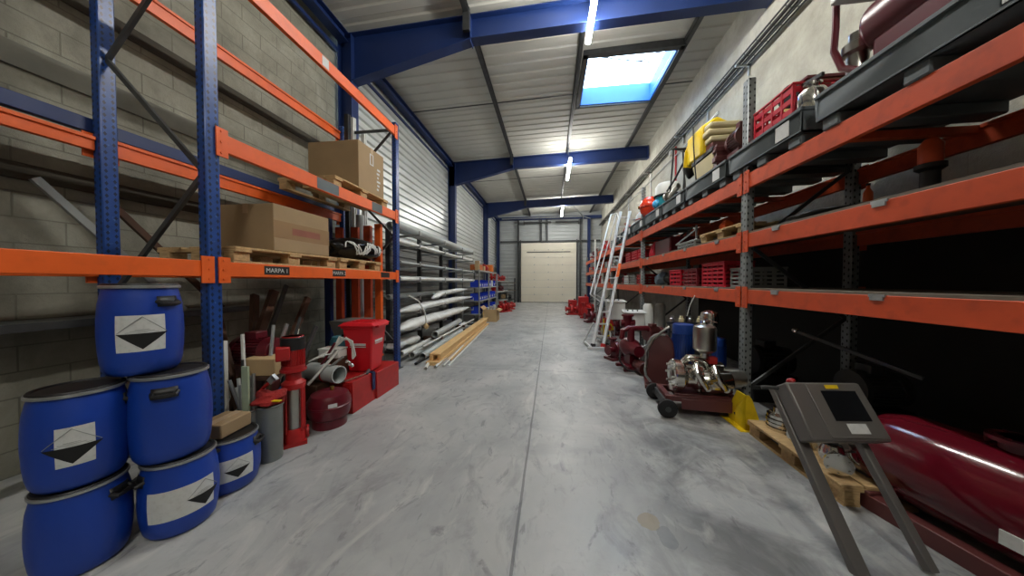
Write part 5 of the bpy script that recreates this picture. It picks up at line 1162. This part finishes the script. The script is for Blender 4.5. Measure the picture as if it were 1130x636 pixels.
t = thing('hanging_cable', 'black nozzle on a thin cable hanging from the lower beam above the belt guard', 'cable', (1.98, 4.75, 0)); obj('cable_line', MB().tube([(.17, 0, 1.30), (.1, 0, 1.15), (.06, 0, .98)], .006, 6), M_PVCW, t); obj('nozzle', MB().cyl((.06, 0, .98), (.05, 0, .88), .02, .012), M_BLACKP, t)
t = thing('blue_tank', 'second darker blue pump on the floor behind the steel accumulator', 'pump', (2.28, 4.42, 0)); obj('base', MB().box(-.12, .12, -.12, .12, 0, .3), M_DKSTEEL, t, bevel=.01); motor(t, (0, 0, .3), (0, 0, 1), .42, .12, M_BLUEM)
t = thing('pale_parts_rail', 'low row of pale fittings on a bracket behind the blue motor', 'fittings', (2.05, 4.75, 0)); obj('bracket', MB().box(-.3, .25, -.02, .02, .86, .89).box(-.28, -.25, -.02, .02, 0, .86).box(.2, .23, -.02, .02, 0, .86), M_DKSTEEL, t)
for k in range(4): obj('fitting', MB().lathe([(0, 0), (.04, 0), (.04, .05), (.025, .06), (.025, .09), (0, .09)], (-.22+.13*k, 0, .89), n=14), M_CREAM if k % 2 else M_STAIN, t)
# maroon pump pair with grey disc
t = thing('process_pump', 'maroon process pump with a large pale round flange, standing left of the belt guard', 'pump', (1.44, 5.30, 0), .15)
obj('base_frame', MB().box(-.26, .34, -.20, -.14, 0, .05).box(-.26, .34, .14, .20, 0, .05).box(-.2, -.12, -.2, .2, .05, .09).box(.14, .22, -.2, .2, .05, .09), M_MAROON, t, bevel=.006)
obj('bearing_body', MB().lathe([(0, -.30), (.09, -.30), (.10, -.1), (.155, -.02), (.165, .10), (.14, .20), (0, .20)], (-.06, 0, .36), 'Y', 30).box(-.14, .02, -.12, .12, .08, .26), M_MAROON, t)
fl = obj('grey_flange', flange(MB(), (.13, -.22, .30), (0, -1, 0), .165, .03, 32, 8), M_GREYM, t); obj('flange_neck', MB().cyl((.13, -.22, .30), (.13, .0, .30), .10), M_MAROON, fl)
obj('cross_pipe', MB().tube([(-.24, -.02, .52), (-.22, -.02, .66), (-.12, -.02, .70), (.20, -.02, .70), (.28, -.02, .62)], .045, 14).cyl((-.08, -.02, .46), (-.08, -.02, .70), .06), M_MAROON, t)
motor(t, (.20, .02, .60), (1, .2, 0), .30, .12, M_BROWNM); obj('motor_stool', MB().box(.24, .42, -.08, .12, .05, .50), M_BROWNM, t, bevel=.01)
obj('lower_motor', MB().lathe([(0, -.1), (.09, -.1), (.10, -.08), (.10, .16), (0, .16)], (-.02, -.32, .11), 'Y', 26), M_BROWNM, t); obj('drain_hose', MB().tube([(-.26, -.0, .32), (-.30, -.1, .16), (-.24, -.25, .05), (-.12, -.32, .04)], .014, 8), M_RUBBER, t)
pump_set('small maroon pump behind the large process pump, near the ladder foot', (1.36, 5.95, 0), .5, M_MAROON, .95)
t = thing('valve_assembly', 'dark red valve block on a stand above the small maroon pump, beside the ladder', 'valve', (1.55, 6.25, 0)); obj('stand', MB().box(-.06, .06, -.06, .06, 0, .55), M_DKSTEEL, t); obj('valve_block', MB().cyl((-.14, 0, .66), (.14, 0, .66), .07).cyl((0, 0, .55), (0, 0, .80), .09).cyl((0, 0, .8), (0, 0, .83), .12), M_MAROON, t)
# control boxes
def cbox(label, loc, d, rz=0):
    t = thing('control_box', label, 'box', loc, rz, 'pale control boxes on stands'); x, y, z = d[0]/2, d[1]/2, d[2]
    obj('box_body', MB().box(-x, x, -y, y, 0, z), M_WHITE, t, bevel=.015); obj('sloped_lid', MB().prism([(-y-.03, z), (y+.03, z), (y+.03, z+.05), (-y-.03, z+.02)], -x-.03, x+.03, 'YZ'), M_WHITE, t, bevel=.006)
    for k in range(3): obj('lamp_button', MB().cyl((-x*.6+x*.5*k, 0, z+.03), (-x*.6+x*.5*k, 0, z+.06), .015, n=12), M_BLACKP, t)
    for a in (-1, 1):
        for b in (-1, 1): obj('leg', MB().box(a*(x-.03)-.015, a*(x-.03)+.015, b*(y-.03)-.015, b*(y-.03)+.015, -loc[2], 0), M_DKSTEEL, t)
    return t
cbox('larger pale control box with overhanging lid, right of the ladder', (1.80, 6.40+.35, .52), (.40, .34, .30), -.1)
cbox('smaller grey-white control box with dark buttons, nearest the ladder', (1.62, 7.75, .55), (.42, .34, .44), 0)
for k, x in enumerate((2.35, 2.62)):
    tag(obj('white_cylinder', MB().lathe([(0, 0), (.10, 0), (.11, .03), (.11, .95), (.08, 1.0), (0, 1.0)], (x-.15, 7.05+.05*k, 0), n=24), M_PVCW), ('left', 'right')[k]+' pale upright cylinder standing under the lower shelf by the second post', 'cylinder', 'pale upright cylinders')
pump_set('maroon pump lying behind the smaller control box', (1.75, 8.6, 0), .2, M_MAROON, 1.2)
pump_set('maroon pump farther behind the smaller control box', (2.0, 9.6, 0), .4, M_BROWNM, 1.2)
# yellow and red hose cart next to the ladder foot
t = thing('hose_cart', 'small cart with yellow hoses and red reel behind the ladder foot', 'cart', (1.34, 7.55, 0), .2)
obj('cart_frame', MB().tube([(-.15, -.2, .08), (-.15, -.2, .75), (-.15, .2, .75), (-.15, .2, .08)], .014, 8).tube([(.15, -.2, .08), (.15, -.2, .4), (.15, .2, .4), (.15, .2, .08)], .014, 8).box(-.16, .16, -.21, .21, .08, .11), M_GALV, t)
obj('red_reel', MB().lathe([(.05, -.1), (.15, -.1), (.15, -.08), (.08, -.07), (.08, .07), (.15, .08), (.15, .1), (.05, .1)], (.02, 0, .45), 'Y', 24), M_RED, t)
obj('yellow_hose', MB().tube([(.02+.13*math.cos(a*.5), -.12+.004*a, .32+.16*math.sin(a*.5)) for a in range(22)], .018, 8).tube([(-.1, -.15, .6), (-.12, -.22, .3), (-.05, -.24, .13)], .016, 8), M_YEL, t)
for s in (-1, 1): obj('wheel', MB().lathe([(0, -.02), (.08, -.02), (.08, .02), (0, .02)], (.1, s*.23, .08), 'Y', 20), M_RUBBER, t)
t = thing('wheel_stand', 'low trolley with chrome wheels right at the ladder foot', 'trolley', (1.25, 6.98, 0))
obj('plate', MB().box(-.02, .26, -.12, .12, .10, .125), M_DKSTEEL, t)
for x in (-.0, .24):
    for y in (-.13, .13): obj('wheel', MB().lathe([(0, -.015), (.06, -.015), (.06, .015), (0, .015)], (x, y, .06), 'Y', 20), M_RUBBER, t)
obj('chrome_column', MB().cyl((.12, 0, .125), (.12, 0, .36), .035).cyl((.12, 0, .36), (.12, 0, .38), .07), M_CHROME, t)

# ladder leaning on the top beam
t = thing('ladder', 'tall aluminium ladder with side handrail leaning on the right rack', 'ladder', (0, 0, 0))
A0, A1 = Vector((.92, 6.72, 0)), Vector((1.15, 6.76, 0)); B0, B1 = Vector((1.82, 8.12, 3.34)), Vector((2.05, 8.10, 3.34))
d0, d1 = (B0-A0), (B1-A1)
for a, b in ((A0, B0), (A1, B1)):
    s = obj('stile', MB().bar(a+(b-a)*.012, b, .065, .06), M_ALU, t, bevel=.004); obj('rubber_foot', MB().bar(a+Vector((0, 0, .0))+(b-a)*.0, a+(b-a)*.03, .095, .07), M_RED if a is A1 else M_RUBBER, s)
n = 12
for k in range(1, n+1): f = k/(n+.6); obj('rung', MB().bar(A0+d0*f, A1+d1*f, .05, .028), M_ALU, t)
q = Vector((-.27, .0, .20))
f0, f1 = .30, .93
pts = [A0+d0*f0, A0+d0*f0+q, A0+d0*f1+q*.75, A0+d0*(f1+.04)+q*.3, A0+d0*f1]
obj('handrail', MB().tube(pts, .017, 8), M_ALU, t)
q2 = q*1.0+Vector((.10, .06, 0)); pts = [A1+d1*f0, A0+d0*f0+q2, A0+d0*f1+q2*.75+Vector((.06, 0, 0)), A1+d1*f1]
obj('handrail', MB().tube(pts, .015, 8), M_ALU, t)
obj('warning_sticker', MB().bar(A1.lerp(B1, .48)+Vector((.0, -.034, .012)), A1.lerp(B1, .58)+Vector((.0, -.034, .012)), .07, .004), M_ORANGE, t)
obj('stabiliser', MB().bar((.80, 6.66, .03), (1.42, 6.66, .03), .05, .05).bar((.88, 6.69, .05), (.80, 7.3, .05), .04, .04).bar((.80, 7.3, .05), (.98, 7.0, .55), .03, .03), M_ALU, t)
tag(obj('white_pole', MB().cyl((1.93, 13.4, 0), (1.93, 13.4, 3.35), .035), M_WHITE), 'slim white pole standing in front of the far rack posts', 'pole')
# red pumps at the far right
for (x, y, rz, s, m, l) in ((1.10, 13.7, .2, 1.3, M_RED, 'red pump on the floor at the far right, nearest the cream door jamb'), (1.55, 12.7, 1.2, 1.5, M_RED, 'taller red pump on the floor just left of the ladder foot'), (1.62, 11.2, .3, 1.2, M_MAROON, 'dark red pump on the floor behind the ladder'), (1.75, 15.2, .5, 1.2, M_RED, 'red pump on the floor farthest back by the right rack')):
    pump_set(l, (x, y, 0), rz, m, s)
t = thing('red_canister', 'red square canister on the floor at the far right beside the door', 'canister', (1.04, 14.6, 0)); obj('canister_body', MB().box(-.2, .2, -.2, .2, 0, .62), M_RED, t, bevel=.03); obj('spout', MB().cyl((.1, 0, .62), (.1, 0, .68), .04), M_BLACKP, t)
t = thing('red_canister', 'taller red canister beside the ladder at the far right', 'canister', (1.42, 13.35, 0)); obj('canister_body', MB().box(-.22, .22, -.2, .2, 0, .85), M_RED, t, bevel=.04); obj('cap', MB().cyl((.1, 0, .85), (.1, 0, .93), .05), M_RED, t)
# dark gear under the near bay of the right rack
t = thing('lever_machine', 'dark machine with a long grey lever in the shade under the lower beam', 'machine', (2.85, 3.0, 0))
motor(t, (-.1, .1, .52), (1, 0, 0), .38, .16, M_DKSTEEL); obj('base', MB().box(-.2, .3, -.05, .25, 0, .36), M_BLACKP, t, bevel=.02); obj('lever', MB().bar((-.30, .42, .98), (.05, -.30, .74), .03, .03), M_DKSTEEL, t); obj('lever_knob', MB().blob((-.31, .44, .99), (.03, .03, .03), 1, .02, 2), M_CHROME, t)
t = thing('dark_pump', 'black pump deep in the shade beyond the right front post', 'pump', (2.75, 4.15, 0)); motor(t, (-.2, 0, .5), (1, 0, 0), .42, .18, M_BLACKP); obj('base', MB().box(-.25, .25, -.15, .15, 0, .33), M_BLACKP, t, bevel=.01)
